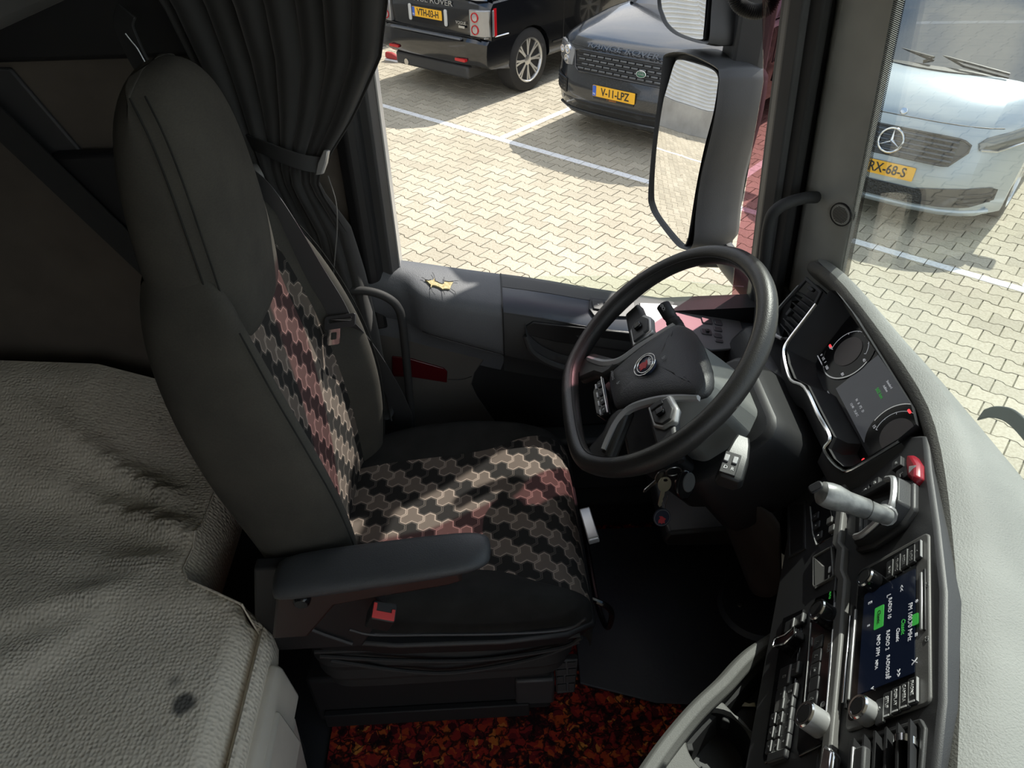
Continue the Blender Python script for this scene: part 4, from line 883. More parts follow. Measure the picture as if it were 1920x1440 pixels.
def knob(par, px, py, r_, h_, name='knob', mat='satin', cap='black', apparent=True):
    p, q = ST.px(px, py, h_ if apparent else 0)
    k_ = obj(name, G().lathe([(.001, h_), (r_ * .72, h_), (r_ * .78, h_ - .001), (r_ * .98, h_ - .0015), (r_, h_ - .004), (r_ * 1.02, .002), (.001, .0)], ST.sub(p, q)), MA[mat], par, smooth=30)
    obj('knob_cap', G().lathe([(.001, h_ + .0012), (r_ * .66, h_ + .0012), (r_ * .72, h_), (.001, h_ - .002)], ST.sub(p, q)), MA[cap], k_)
    obj('knob_ring', G().lathe([(r_ * .74, h_), (r_ * .74, h_ + .0012), (r_ * .92, h_ + .0012), (r_ * 1.0, h_ - .001), (r_ * .74, h_ - .001)], ST.sub(p, q)), MA['chrome'], k_)
    obj('knob_grip', G().lathe([(r_ * 1.02, 0), (r_ * 1.05, .0), (r_ * 1.05, .004), (r_ * 1.02, .004)], ST.sub(p, q)), MA['gloss'], k_); return k_
knob(IN, 1621, 1081, .0145, .021, mat='gloss'); knob(IN, 1608, 1324, .0150, .021)
for k, (x, y, s_) in enumerate(((1668, 1072, 'NAVI'), (1682, 1062, 'TRAFFIC'), (1695, 1053, 'MEDIA'), (1709, 1045, 'RADIO'), (1720, 1036, '<'))):
    p, q = ST.px(x, y, .006); b_ = obj('side_button', G().prism(rrect(p - .004, q, .030, .0115, .002, 2), .003, .0068, ST), MA['dark'], IN, bevel=.001)
    obj('button_edge', G().box((p - .018, q + .0052, .004), (p + .010, q + .0062, .0072), ST), MA['satin'], b_); text('button_print', s_, MA['dimprint'], b_, ST, .0055, p - .002, q, .0071)
for k, (x, y, s_) in enumerate(((1650, 1328, '<-'), (1664, 1316, 'SETUP'), (1680, 1307, 'DISPLAY'), (1696, 1299, 'CAMERA'), (1711, 1289, 'PHONE'))):
    p, q = ST.px(x, y, .006); b_ = obj('side_button', G().prism(rrect(p + .004, q, .032, .0125, .002, 2), .003, .0068, ST), MA['dark'], IN, bevel=.001)
    obj('button_edge', G().box((p - .011, q + .0057, .004), (p + .018, q + .0067, .0072), ST), MA['satin'], b_); text('button_print', s_, MA['white'], b_, ST, .0055, p + .001, q, .0071)
    if k: obj('button_lamp', G().box((p + .0165, q - .004, .006), (p + .0185, q + .004, .0073), ST), MA['white'], b_)
obj('card_slot', G().box((-.062, .0535, .002), (.030, .0575, .0045), ST), MA['black'], IN, bevel=.001)
obj('card_slot_lip', G().box((-.058, .0500, .002), (.028, .0535, .0055), ST), MA['satin'], IN, bevel=.001)
for x, y in ((1738, 1096), (1737, 1198)): p, q = ST.px(x, y, .0035); text('slot_print', 'SD', MA['dimprint'], IN, ST, .0065, p, q, .0034)
obj('silver_strip', G().box((-.052, -.0595, .002), (.083, -.0565, .0062), ST), MA['satin'], IN, bevel=.001); obj('disc_slot', G().box((-.06, -.0648, .001), (.092, -.0612, .0045), ST), MA['black'], IN)
obj('scuffed_edge', G().box((-.045, -.0675, .001), (.085, -.0652, .0068), ST), MA['chrome'], IN, bevel=.0008)
# --- park-brake / retarder lever in its gate
LE = thing('brake_lever', 'worn silver hand lever standing out of a chrome-rimmed gate on the dash', 'lever', ST(-.215, -.005, 0))
lo2 = [(-.268, -.052), (-.245, .020), (-.225, .040), (-.175, .040), (-.156, .022), (-.150, -.030), (-.160, -.060), (-.235, -.064)]
obj('gate_base', G().prism(inset(lo2, -.004), -.002, .010, ST), MA['dark'], LE, bevel=.004)
obj('gate', G().loft([[ST(p, q, .004) for p, q in lo2], [ST(p, q, .030 - (q - .04) * -.12) for p, q in inset(lo2, .003)], [ST(p, q, .030 - (q - .04) * -.12) for p, q in inset(lo2, .018)], [ST(p, q, .012) for p, q in inset(lo2, .020)]], caps=True), MA['black'], LE, bevel=.003)
gp = smooth_path([ST(p, q, .0315 + (q - .04) * .12) for p, q in inset(lo2, .010)[1:7]], 5)
obj('gate_rim', G().tube(gp, .0050, 8), MA['satin'], LE)
l0 = at(1662, 968, pl=(ST(0, 0, .035), ST.N)); l1 = at(1543, 925, pl=(ST(0, 0, .125), ST.N))
obj('lever_stem', G().tube([ST(-.20, .0, .01), l0.lerp(ST(-.2, 0, .01), .2), l0], .013, 12), MA['satin'], LE)
d_ = (l1 - l0).normalized(); LF = Fr(l0, d_.orthogonal(), d_); LF.P = V((0, 0, 1)).cross(d_).normalized(); LF.Q = d_.cross(LF.P); LF.N = d_; L_ = (l1 - l0).length
m = Mt('worn_silver_grip', (.34, .34, .33), .38, .35); m.color(m.ramp(m.noise(60, 5), [(.35, (.17, .17, .165)), (.6, (.30, .30, .285))])); MA['grip'] = m.m
hd = obj('handle', G().lathe([(.001, -.004), (.0105, -.004), (.0115, 0), (.0132, L_ * .30), (.0140, L_ * .31), (.0146, L_ * .62), (.0160, L_ * .70), (.0178, L_ * .80), (.0178, L_ * .92), (.0160, L_ * 1.02), (.010, L_ * 1.07), (.001, L_ * 1.08)], LF, 20), MA['grip'], LE)
obj('handle_button', G().prism(rrect(0, 0, .014, .020, .005, 3), L_ * .0, .004, Fr(l1 + V((-.010, .0, .012)) + d_ * .004, V((0, 1, 0)), V((.75, 0, .65)))), MA['black'], hd, bevel=.002)
obj('handle_groove', G().lathe([(.0143, L_ * .305), (.013, L_ * .30), (.013, L_ * .32), (.0143, L_ * .315)], LF, 20), MA['black'], hd)
# --- hazard switch and upper buttons
HZ = thing('hazard_switch', 'red hazard warning button with a triangle on the dash', 'switch', ST(-.27, .03, 0))
hz = [ST.px(x, y, .010) for x, y in ((1700, 853), (1712, 852), (1722, 868), (1722, 893), (1712, 905), (1700, 893), (1697, 870))][::-1]
hb = obj('button', G().prism(hz, -.002, .013, ST, .004, .006), plain('hazard_red', (.30, .012, .025), .3), HZ, bevel=.002)
hc = ST.px(1709, 878, .013); obj('triangle', G().prism(arc(hc[0], hc[1], .0075, 90, 450, .0012, 3), .012, .0135, ST), MA['white'], hb)
SWG = thing('switch_block', 'block of small black dash switches beside the red hazard button', 'switches', ST(-.29, 0, 0))
def btn(par, x, y, w_, h_, s_='', n0=.0, n1=.006, mat='dark', pm='white', ts=.006, name='switch'):
    p, q = ST.px(x, y, n1); b_ = obj(name, G().prism(rrect(p, q, w_, h_, .0015, 2), n0 - .001, n1, ST), MA[mat], par, bevel=.0012)
    if s_: text('switch_print', s_, MA[pm], b_, ST, ts, p, q, n1 + .0003)
    return b_
for x, y, s_ in ((1622, 918, 'E'), (1640, 905, '6D'), (1626, 935, ''), (1643, 922, '(*)'), (1628, 948, '')): btn(SWG, x, y, .019, .0155, s_)
for x, y, w_, h_, s_ in ((1680, 868, .022, .018, '60'), (1691, 887, .026, .024, 'S'), (1685, 910, .020, .016, '(D)')): btn(SWG, x, y, w_, h_, s_, n1=.007)
btn(SWG, 1684, 893, .010, .007, '', n1=.012, name='rocker_tab')
# --- lower left button bank and storage slot beside the lever
BB = thing('button_bank', 'narrow bank of dark buttons under the silver hand lever', 'switches', ST(-.25, -.16, 0))
bo = [ST.px(x, y, .006) for x, y in ((1550, 905), (1566, 990), (1562, 1006), (1532, 1024), (1519, 950))][::-1]
obj('bank_plate', G().prism(bo, .002, .008, ST), MA['gloss'], BB, bevel=.002)
for x, y, s_ in ((1528, 968, 'i'), (1530, 985, 'o'), (1534, 1004, 'x')): btn(BB, x, y, .016, .016, s_, .004, .0095)
for x, y in ((1554, 975), (1558, 990)): btn(BB, x, y, .014, .012, '', .004, .0125, 'grey')
obj('bank_edge', G().tube([ST(*ST.px(x, y, .009), .009) for x, y in ((1519, 950), (1524, 1000), (1531, 1022))], .0012, 6), MA['satin'], BB)
SL = thing('phone_slot', 'empty dark storage slot in the dash beside the footwell', 'tray', ST(-.29, -.2, 0))
so_ = [ST.px(x, y, .006) for x, y in ((1512, 940), (1512, 1030), (1478, 1050), (1478, 945))]
so_ = so_ if sum(so_[i][0] * so_[(i + 1) % 4][1] - so_[(i + 1) % 4][0] * so_[i][1] for i in range(4)) > 0 else so_[::-1]
obj('slot_frame', G().ring(so_, inset(so_, .006), .002, .0085, ST), MA['dark'], SL, bevel=.001); obj('slot_floor', G().prism(inset(so_, .004), .0055, .0068, ST), MA['black'], SL)
US = thing('usb_recess', 'small open recess with a USB socket in the centre stack', 'socket', ST(-.16, -.14, 0))
uo = [ST.px(x, y, .006) for x, y in ((1562, 1025), (1566, 1080), (1562, 1086), (1529, 1104), (1526, 1100), (1526, 1046))][::-1]
obj('recess_frame', G().ring(uo, inset(uo, .003), .003, .0095, ST), MA['grey'], US, bevel=.001); obj('recess_floor', G().prism(inset(uo, .002), .0055, .0069, ST), MA['black'], US)
obj('recess_wall', G().loft([[ST(*ST.px(x, y, n), n) for x, y, n in ((1527, 1046, .007), (1528, 1104, .007), (1546, 1093, .0075), (1546, 1062, .0075))], [ST(*ST.px(x, y, n), n) for x, y, n in ((1527, 1046, .0095), (1528, 1104, .0095), (1542, 1093, .008), (1542, 1062, .008))]]), MA['grey'], US)
p, q = ST.px(1556, 1068, .007); obj('usb_port', G().prism(rrect(p, q, .012, .0045, .001, 1), .0065, .0078, ST), MA['white'], US); text('usb_print', 'usb', MA['white'], US, ST, .005, p + .014, q, .0073)
# --- climate panel
CL = thing('climate_panel', 'climate control panel with two rotary knobs and seat-symbol buttons', 'control panel', ST(0, -.13, 0))
co_ = [ST.px(x, y, .008) for x, y in ((1566, 1106), (1567, 1128), (1548, 1388), (1541, 1398), (1498, 1420), (1495, 1405), (1522, 1150), (1530, 1122))][::-1]
obj('panel_face', G().prism(co_, .004, .010, ST), MA['gloss'], CL, bevel=.002)
obj('panel_edge', G().tube([ST(*ST.px(x, y, .0105), .0105) for x, y in ((1566, 1130), (1556, 1262), (1547, 1368))], .0013, 6), MA['chrome'], CL)
obj('panel_edge', G().tube([ST(*ST.px(x, y, .0105), .0105) for x, y in ((1520, 1168), (1515, 1240), (1508, 1320))], .0008, 6), MA['satin'], CL)
knob(CL, 1531, 1142, .0165, .030, mat='gloss'); knob(CL, 1508, 1338, .0170, .034)
for x, y, s_ in ((1533, 1204, '/.'), (1530, 1230, '/,'), (1527, 1256, '/='), (1525, 1282, ''), (1522, 1310, '(|')): btn(CL, x, y, .021, .0175, s_, .009, .0118, 'dark', 'dimprint', .008, 'seat_button')
for x, y, s_ in ((1554, 1214, 'I0UI'), (1543, 1320, '@')): p, q = ST.px(x, y, .0102); text('panel_print', s_, MA['dimprint'], CL, ST, .0085, p, q, .0102)
p, q = ST.px(1556, 1116, .0102); text('panel_print', 'AUTO', MA['glowgreen'], CL, ST, .005, p, q, .0102)
# --- key bank
KB = thing('key_bank', 'long bank of black switches with silver edges below the climate panel', 'switches', ST(0, -.2, 0))
ko = [ST.px(x, y, .006) for x, y in ((1509, 1142), (1500, 1225), (1484, 1392), (1478, 1408), (1434, 1434), (1432, 1420), (1470, 1160))][::-1]
obj('bank_plate', G().prism(ko, .003, .0085, ST), MA['gloss'], KB, bevel=.002)
rowsK = [(1480, 1172, .020, .022, 'dark'), (1496, 1162, .018, .024, 'dark'), (1471, 1268, .034, .026, 'dark'), (1487, 1255, .020, .024, 'dark'), (1463, 1302, .020, .020, 'dark'), (1482, 1296, .022, .022, 'dark'), (1461, 1322, .018, .020, 'grey'), (1478, 1316, .020, .020, 'dark'), (1449, 1348, .018, .012, 'dark'), (1462, 1346, .018, .012, 'dark'), (1476, 1340, .020, .018, 'dark'), (1445, 1374, .018, .012, 'dark'), (1457, 1372, .018, .012, 'dark'), (1473, 1364, .020, .018, 'dark'), (1441, 1400, .018, .012, 'dark'), (1454, 1398, .018, .012, 'dark'), (1469, 1390, .020, .018, 'dark')]
for k, (x, y, w_, h_, mt) in enumerate(rowsK):
    b_ = btn(KB, x, y, w_, h_, ['', '', '[]', '/', '*', '|]', '', '%', '>', '-x', '^', '>', 'o', '^', '>', 'A', 'v'][k], .007, .0125, mt, 'dimprint', .007, 'key')
    p, q = ST.px(x, y, .0125); obj('key_edge', G().box((p - w_ * .42, q + h_ * .36, .012), (p + w_ * .42, q + h_ * .48, .0136), ST), MA['satin'], b_)
kn = ST.px(1473, 1196, .024); tk = obj('toggle', G().prism([(kn[0] - .010, kn[1] - .026), (kn[0] + .004, kn[1] - .026), (kn[0] + .010, kn[1]), (kn[0] + .002, kn[1] + .020), (kn[0] - .012, kn[1] + .018), (kn[0] - .006, kn[1] - .002)], .006, .024, ST), MA['gloss'], KB, bevel=.002)
to = [(kn[0] - .010, kn[1] - .026), (kn[0] + .004, kn[1] - .026), (kn[0] + .010, kn[1]), (kn[0] + .002, kn[1] + .020), (kn[0] - .012, kn[1] + .018), (kn[0] - .006, kn[1] - .002)]
obj('toggle_edge', G().tube([ST(p, q, .0245) for p, q in to], .0014, 6, closed=True), MA['chrome'], tk)
obj('key_end', G().prism(rrect(*ST.px(1458, 1418, .01), .014, .036, .003, 2), .004, .013, ST), MA['dark'], KB, bevel=.002)
# --- second vent at the near end of the stack
V2 = thing('centre_vent', 'black louvred centre vent with chrome thumbwheel next to the touchscreen unit', 'air vent', ST(.20, 0, 0))
v2o = [(.135, -.052), (.26, -.055), (.26, .045), (.150, .056), (.138, .05)]
obj('vent_frame', G().ring(v2o, inset(v2o, .006), -.002, .004, ST), MA['darkgrey'], V2, bevel=.0015); obj('vent_well', G().prism(inset(v2o, .004), .0005, .0015, ST), MA['black'], V2)
for k in range(6): obj('louvre', G().loft([[ST(p, -.038 + k * .016, .001), ST(p, -.036 + k * .016, .001), ST(p, -.030 + k * .016, .016), ST(p, -.033 + k * .016, .016)] for p in (.146, .258)]), MA['dark'], V2)
obj('vane_tab', G().box((.165, -.020, .012), (.21, -.004, .024), ST), MA['darkgrey'], V2, bevel=.003); obj('vane_tab_edge', G().box((.164, -.022, .014), (.205, -.019, .025), ST), MA['satin'], V2, bevel=.001)
obj('thumbwheel', G().lathe([(.001, .004), (.012, .004), (.012, -.004), (.001, -.004)], Fr(ST(.165, .036, .008), ST.Q, ST.N)), MA['chrome'], V2)
obj('vent_corner', G().prism([(.140, -.078), (.20, -.085), (.20, -.062), (.155, -.060)], .004, .018, ST), MA['chrome'], V2, bevel=.004)
# ------------------------------------------------------------------ tray with cup holder below the stack
MA['traygrey'] = grain('tray_grey', (.115, .115, .108), .6, 500, .4)
TR = thing('console_tray', 'dark open tray with a cup holder and grey rim below the centre stack', 'tray', (.34, .5, 1.6))
ZT = 1.83
rim_px = [(1452, 1180), (1436, 1192), (1400, 1215), (1372, 1240), (1340, 1275), (1300, 1312), (1265, 1350), (1225, 1400), (1190, 1450), (1150, 1510)]
rimp = [at(x, y, Z=ZT) for x, y in rim_px]
obj('tray_rim', G().loft([[p + V((.0, 0, .0)), p + V((.006, -.004, .010)), p + V((.016, -.012, .011)), p + V((.023, -.018, .002)), p + V((.022, -.018, -.06)), p + V((.004, -.002, -.06))] for p in smooth_path(rimp, 4)]), MA['traygrey'], TR, bevel=.002)
obj('tray_outer', G().loft([[p + V((.004, -.003, .0)), p + V((.0, 0, -.05)), p + V((.06, -.03, -.42)), p + V((.09, -.06, -.42)), p + V((.03, -.02, -.02))] for p in smooth_path(rimp, 3)]), MA['darkgrey'], TR)
fl = [(p.x + .015, p.y - .01) for p in rimp] + [(.34, -.02), (.60, .25), (.52, .62)]
obj('tray_floor', G().prism(fl, ZT - .075, ZT - .065), MA['black'], TR)
# cup holder block
cc_ = at(1350, 1392, Z=ZT - .004)
bl = [at(x, y, Z=ZT - .004) for x, y in ((1345, 1303), (1392, 1352), (1425, 1382), (1440, 1440), (1420, 1520), (1260, 1520), (1215, 1440), (1270, 1365))]
bl2 = [(p.x, p.y) for p in bl]; bl2 = bl2 if sum(bl2[i][0] * bl2[(i + 1) % 8][1] - bl2[(i + 1) % 8][0] * bl2[i][1] for i in range(8)) > 0 else bl2[::-1]
n_ = 32; hole = circ(cc_.x, cc_.y, .047, n_)
def onpoly(cx, cy, a, poly):
    d = V((math.cos(a), math.sin(a))); best = None
    for i in range(len(poly)):
        p, q = V(poly[i - 1]), V(poly[i]); e = q - p; den = d.x * e.y - d.y * e.x
        if abs(den) < 1e-9: continue
        w_ = p - V((cx, cy)); t = (w_.x * e.y - w_.y * e.x) / den; s = (w_.x * d.y - w_.y * d.x) / den
        if t > 0 and -.001 <= s <= 1.001 and (best is None or t < best): best = t
    return (cx + d.x * best, cy + d.y * best)
outr = [onpoly(cc_.x, cc_.y, 2 * math.pi * i / n_, bl2) for i in range(n_)]
zt = ZT - .004
obj('cup_holder', G().loft([[V((x, y, zt - .06)) for x, y in outr], [V((x, y, zt - .004)) for x, y in outr], [V((x, y, zt)) for x, y in inset(outr, .004)], [V((x, y, zt)) for x, y in circ(cc_.x, cc_.y, .051, n_)], [V((x, y, zt - .008)) for x, y in hole]], caps=False), MA['traygrey'], TR, smooth=35)
obj('cup_well', G().loft([[V((x, y, zt - .007)) for x, y in hole], [V((x, y, zt - .075)) for x, y in circ(cc_.x, cc_.y, .042, n_)], [V((x, y, zt - .075)) for x, y in circ(cc_.x, cc_.y, .005, n_)]], caps=False), MA['black'], TR, smooth=35)
for a in (60, 180, 300): obj('cup_grip', G().box((-.006, -.004, -.03), (.006, .006, -.008), Fr((cc_.x + .044 * math.cos(R(a)), cc_.y + .044 * math.sin(R(a)), zt), (-math.sin(R(a)), math.cos(R(a)), 0), (-math.cos(R(a)), -math.sin(R(a)), 0))), MA['rubber'], TR, bevel=.002)
def loose_key(x, y, rot, label):
    c = at(x, y, Z=ZT - .060); K = thing('loose_key', label, 'key', c, 'keys in the tray')
    f_ = Fr(c, (math.cos(rot), math.sin(rot), .1), (-math.sin(rot), math.cos(rot), .0))
    obj('blade', G().prism([(-.028, -.003), (-.024, .003), (-.018, .001), (-.012, .0035), (-.006, .001), (0, .003), (.004, .003), (.004, -.0035), (-.024, -.0035)], 0, .002, f_), MA['brass'], K)
    obj('bow', G().prism(rrect(.012, 0, .018, .014, .004, 2), -.002, .004, f_), MA['black'], K, bevel=.001)
loose_key(1412, 1322, R(-8), 'small steel key lying flat in the tray with its bow under the stack'); loose_key(1434, 1290, R(-70), 'small steel key standing against the stack behind the other key')
# ------------------------------------------------------------------ knee panel, pedals plate
m = Mt('brown_felt', (.045, .037, .034), .9); m.vary(8); MA['brownfelt'] = m.m
KP = obj('knee_panel', G().loft([[at(x, y, Y=Y_) for x, y, Y_ in ((1345, 925, 1.0), (1365, 990, .98), (1395, 1060, .95), (1410, 1110, .93))], [at(x, y, Y=Y_) for x, y, Y_ in ((1385, 930, .92), (1400, 985, .90), (1420, 1060, .88), (1430, 1120, .86))], [at(x, y, Y=Y_) for x, y, Y_ in ((1462, 962, .84), (1465, 1000, .82), (1465, 1060, .80), (1470, 1120, .78))]], closed=False), MA['brownfelt'], DA, sub=1)
sm = KP.modifiers.new('thickness', 'SOLIDIFY'); sm.thickness = .006
obj('knee_bolster', G().loft([[V((x, y, z)) for x, z in ((.54, 1.90), (.58, 1.96), (.66, 1.96), (.66, 1.62), (.56, 1.70))] for y in (.88, 1.34)]), MA['black'], DA, bevel=.02)
obj('ledge', G().loft([[V((x, y, z)) for x, z in ((.36, 1.62), (.37, 1.645), (.66, 1.66), (.66, 1.58), (.37, 1.60))] for y in (1.0, 1.33)]), MA['black'], DA, bevel=.008)
pc = at(1385, 1140, Z=FZ + .012)
FP = thing('footwell_plate', 'rounded navy rubber plate with a screw at the base of the centre stack', 'plate', pc)
obj('plate', G().lathe([(.001, .012), (.06, .012), (.085, .008), (.095, -.004), (.001, -.004)], Fr((pc.x + .045, pc.y - .0, FZ + .012), (1, 0, 0), (0, 1, 0)), 32), grain('navy_rubber', (.045, .05, .065), .5, 200, .2), FP)
obj('screw', G().lathe([(.001, .004), (.005, .004), (.006, 0), (.001, 0)], Fr((pc.x, pc.y, FZ + .024), (1, 0, 0), (0, 1, 0)), 12), MA['steel'], FP)
# ================================================================== driver door
DR = bpy.data.objects.new('door_1', None); COL.objects.link(DR); DR.location = (.2, 1.42, FZ); WM[DR] = M.Translation(DR.location); tag(DR, kind='structure')
zo = [(-.3, 2.108), (-.2, 2.096), (-.05, 2.064), (.118, 2.031), (.25, 1.998), (.41, 1.965), (.62, 1.920), (.72, 1.90)]
zb = [(-.3, 2.0), (-.15, 1.955), (-.06, 1.925), (.05, 1.885), (.17, 1.855), (.4, 1.825), (.72, 1.80)]
yi = [(-.3, 1.385), (-.185, 1.382), (-.15, 1.345), (-.05, 1.335), (.05, 1.332), (.2, 1.325), (.72, 1.325)]
MA['sill'] = grain('sill_vinyl', (.10, .105, .115), .5, 500, .45, .001)
MA['sillp'] = plain('blue_grey_satin', (.075, .082, .10), .25)
def dsec(x, a, b):
    o, l, y = lerp(zo, x), lerp(zb, x), lerp(yi, x)
    pts = [(1.462, o - .03), (1.458, o - .004), (1.452, o), (1.435, o + .002), (1.40, o - .004), (y + .012, o - .018), (y, o - .030), (y - .006, o - .055), (y - .002, l + .012), (y + .012, l), (1.39, l - .02), (1.402, l - .10)]
    return [V((x, p, q)) for p, q in pts[a:b]]
xs1 = [-.295, -.24, -.19, -.175, -.155, -.13, -.08, -.02, .03]; xs2 = [.03, .08, .14, .22, .32, .44, .56, .715]
obj('sill_pad', G().loft([dsec(x, 0, 12) for x in xs1], closed=False), MA['sill'], DR, sub=1, smooth=60)
obj('sill_strip', G().loft([dsec(x, 0, 5) for x in xs2], closed=False), MA['darkgrey'], DR, smooth=40)
obj('switch_fascia', G().loft([dsec(x, 4, 7) for x in xs2], closed=False), MA['sillp'], DR, smooth=40)
obj('armrest_shell', G().loft([dsec(x, 6, 12) for x in xs2], closed=False), MA['darkgrey'], DR, smooth=60)
# panel gaps
def gap(pts, r_=.0016): obj('panel_gap', G().tube(smooth_path(pts, 4), r_, 5), MA['black'], DR)
gap([dsec(.03, k, k + 1)[0] for k in (2, 3, 4, 5, 6, 7, 8, 9)]); gap([dsec(x, 6, 7)[0] for x in xs2]); gap([dsec(x, 4, 5)[0] for x in xs2], .001); gap([dsec(x, 9, 10)[0] for x in xs1[4:]])
# pull-handle recess: dark slot and scooped lip
rec = [at(x, y, Y=1.322) for x, y in ((985, 612), (1000, 604), (1180, 624), (1300, 650), (1300, 690), (1180, 662), (1040, 640), (990, 628))]
DPF = Fr((0, 1.321, 0), (1, 0, 0), (0, 0, 1))
def d2(L): return [(p.x, p.z) for p in L]
obj('pull_recess', G().prism(d2(rec)[::-1], -.02, .001, DPF), MA['black'], DR, bevel=.002)
lipp = [at(x, y, Y=1.318) for x, y in ((985, 630), (1000, 660), (1040, 683), (1100, 697), (1180, 708), (1290, 722))]
obj('pull_lip', G().tube(smooth_path(lipp, 5), [.006 + .004 * min(1, i / 8) for i in range(26)], 8), MA['darkgrey'], DR)
obj('pull_scoop', G().loft([[p + V((0, .004, .0)), p + V((.0, -.004, .012)), p + V((.0, .004, .032))] for p in smooth_path(lipp, 4)], closed=False), MA['dark'], DR, smooth=60)
# window switches
def sillplane(x): 
    a, b, c = dsec(x - .03, 4, 7)[0], dsec(x - .03, 4, 7)[1], dsec(x + .03, 4, 7)[0]
    P = (c - a).normalized(); Q = (a - b).normalized(); return a, P, Q
a_, P_, Q_ = sillplane(.25); SWF = Fr(a_, P_, Q_)
if SWF.N.z < 0: SWF = Fr(a_, -P_, Q_)
def spx(x, y): return SWF.px(x, y, .008)
so2 = [spx(x, y) for x, y in ((1108, 556), (1190, 563), (1190, 590), (1112, 590), (1104, 578))]
SB = obj('switch_bezel', G().prism(so2, -.003, .007, SWF), MA['dark'], DR, bevel=.001)
for x, y, w_, h_, s_ in ((1120, 572, .026, .030, '='), (1140, 568, .018, .014, 'o'), (1141, 581, .018, .012, ''), (1160, 572, .02, .028, '=')):
    p, q = spx(x, y); obj('window_switch', G().prism(rrect(p, q, w_, h_, .003, 2), 0, .011, SWF), MA['darkgrey'], SB, bevel=.0015); text('switch_print', s_, MA['white'], SB, SWF, .008, p, q, .0114)
# front control panel under the window: pale with mirror switches
a_, P_, Q_ = sillplane(.50); FPF = Fr(a_, P_, Q_)
if FPF.N.z < 0: FPF = Fr(a_, -P_, Q_)
def fpx(x, y): return FPF.px(x, y, .002)
fo = [fpx(x, y) for x, y in ((1200, 570), (1240, 570), (1330, 578), (1385, 592), (1392, 615), (1375, 650), (1330, 655), (1270, 640), (1200, 620))]
FB = obj('control_panel', G().prism(fo, -.006, .002, FPF), plain('silver_panel', (.17, .16, .165), .4), DR, bevel=.002)
for x, y, w_, h_ in ((1324, 601, .026, .020), (1345, 603, .020, .020), (1344, 616, .020, .014), (1343, 628, .020, .014), (1345, 638, .020, .010), (1322, 622, .026, .018)):
    p, q = fpx(x, y); obj('mirror_switch', G().prism(rrect(p, q, w_, h_, .003, 2), 0, .005, FPF), plain('key_grey', (.075, .065, .07), .4), FB, bevel=.0015)
p, q = fpx(1323, 622); obj('switch_tab', G().box((p - .004, q - .004, .004), (p + .004, q + .004, .010), FPF), MA['black'], FB, bevel=.001)
# cracked vinyl and foam
a_, b_, c_ = dsec(-.16, 4, 5)[0], dsec(0.0, 4, 5)[0], dsec(-.08, 5, 6)[0]
P_ = (b_ - a_).normalized(); N2 = P_.cross(c_ - a_).normalized(); N2 = N2 if N2.z > 0 else -N2; CRF = Fr(a_, P_, N2.cross(P_))
def cpx(x, y): return CRF.px(x, y, .001)
def tpx(x, y): return cpx(780 + x / 14.11, 505 + y / 14.11)
hl = [tpx(x, y) for x, y in ((240, 290), (330, 300), (410, 300), (450, 300), (480, 240), (500, 320), (560, 350), (620, 385), (690, 410), (740, 390), (750, 340), (810, 345), (870, 355), (980, 350), (960, 385), (920, 450), (905, 500), (890, 535), (810, 520), (740, 520), (700, 535), (660, 505), (600, 470), (510, 440), (480, 430), (425, 430), (395, 490), (385, 480), (395, 420), (340, 370), (290, 320))]
hl = hl if sum(hl[i][0] * hl[(i + 1) % len(hl)][1] - hl[(i + 1) % len(hl)][0] * hl[i][1] for i in range(len(hl))) > 0 else hl[::-1]
m = Mt('torn_foam', (.62, .52, .28), .95); m.color(m.ramp(m.noise(160, 4), [(.3, (.46, .37, .18)), (.65, (.66, .57, .34))])); m.bump(m.noise(400, 3), .8, .002)
obj('torn_foam', G().prism(hl, -.001, .0030, CRF), m.m, DR)
for L in (((240, 285), (330, 310), (400, 285)), ((495, 260), (505, 325), (560, 345), (620, 378), (690, 400), (730, 385)), ((745, 330), (810, 335), (870, 345), (975, 335))):
    obj('tear_shadow', G().tube([CRF(*tpx(x, y), .0030) for x, y in L], .0011, 5), MA['rubber'], DR)  # dark lines drawn as the shadow along the tear's upper edge
for L in (((240, 280), (190, 240), (140, 225)), ((490, 240), (470, 150), (430, 90)), ((740, 330), (740, 210)), ((980, 330), (1020, 315), (1115, 318)), ((395, 500), (430, 600), (500, 680)), ((700, 540), (730, 620), (760, 680)), ((910, 520), (980, 570), (1030, 600), (1045, 680))):
    obj('crack', G().tube([CRF(*tpx(x, y), .0026) for x, y in L], .0006, 5), MA['black'], DR)
# lower door: grey panel, red reflector, dark pocket
LPF = Fr((0, 1.402, 0), (1, 0, 0), (0, 0, 1))
obj('lower_door', G().box((-.29, 1.40, 1.0), (.70, 1.46, 1.96)), MA['black'], DR)
lp = d2([at(x, y, Y=1.396) for x, y in ((712, 600), (790, 618), (910, 672), (890, 700), (884, 722), (895, 745), (930, 795), (935, 830), (700, 830))])
obj('lower_panel', G().prism(lp[::-1], -.002, .006, LPF), grain('warm_grey_panel', (.085, .078, .072), .6, 600, .2), DR, bevel=.003)
rf = d2([at(x, y, Y=1.394) for x, y in ((735, 668), (770, 672), (832, 690), (839, 697), (838, 717), (775, 707), (735, 705))])
obj('reflector', G().prism(rf[::-1], .003, .010, LPF), plain('red_reflector', (.075, .005, .008), .2), DR, bevel=.002)
gap([at(x, y, Y=1.393) for x, y in ((840, 712), (865, 712), (885, 706))], .001)
obj('door_pocket', G().loft([[V((x, 1.40, 1.62)), V((x, 1.35, 1.60)), V((x, 1.345, 1.42)), V((x, 1.40, 1.40))] for x in (.0, .65)]), MA['black'], DR, bevel=.01)
# outer skin with the truck's paint
obj('door_skin', G().box((-.30, 1.465, .9), (.72, 1.50, 1.90)), MA['truckpaint'], DR)
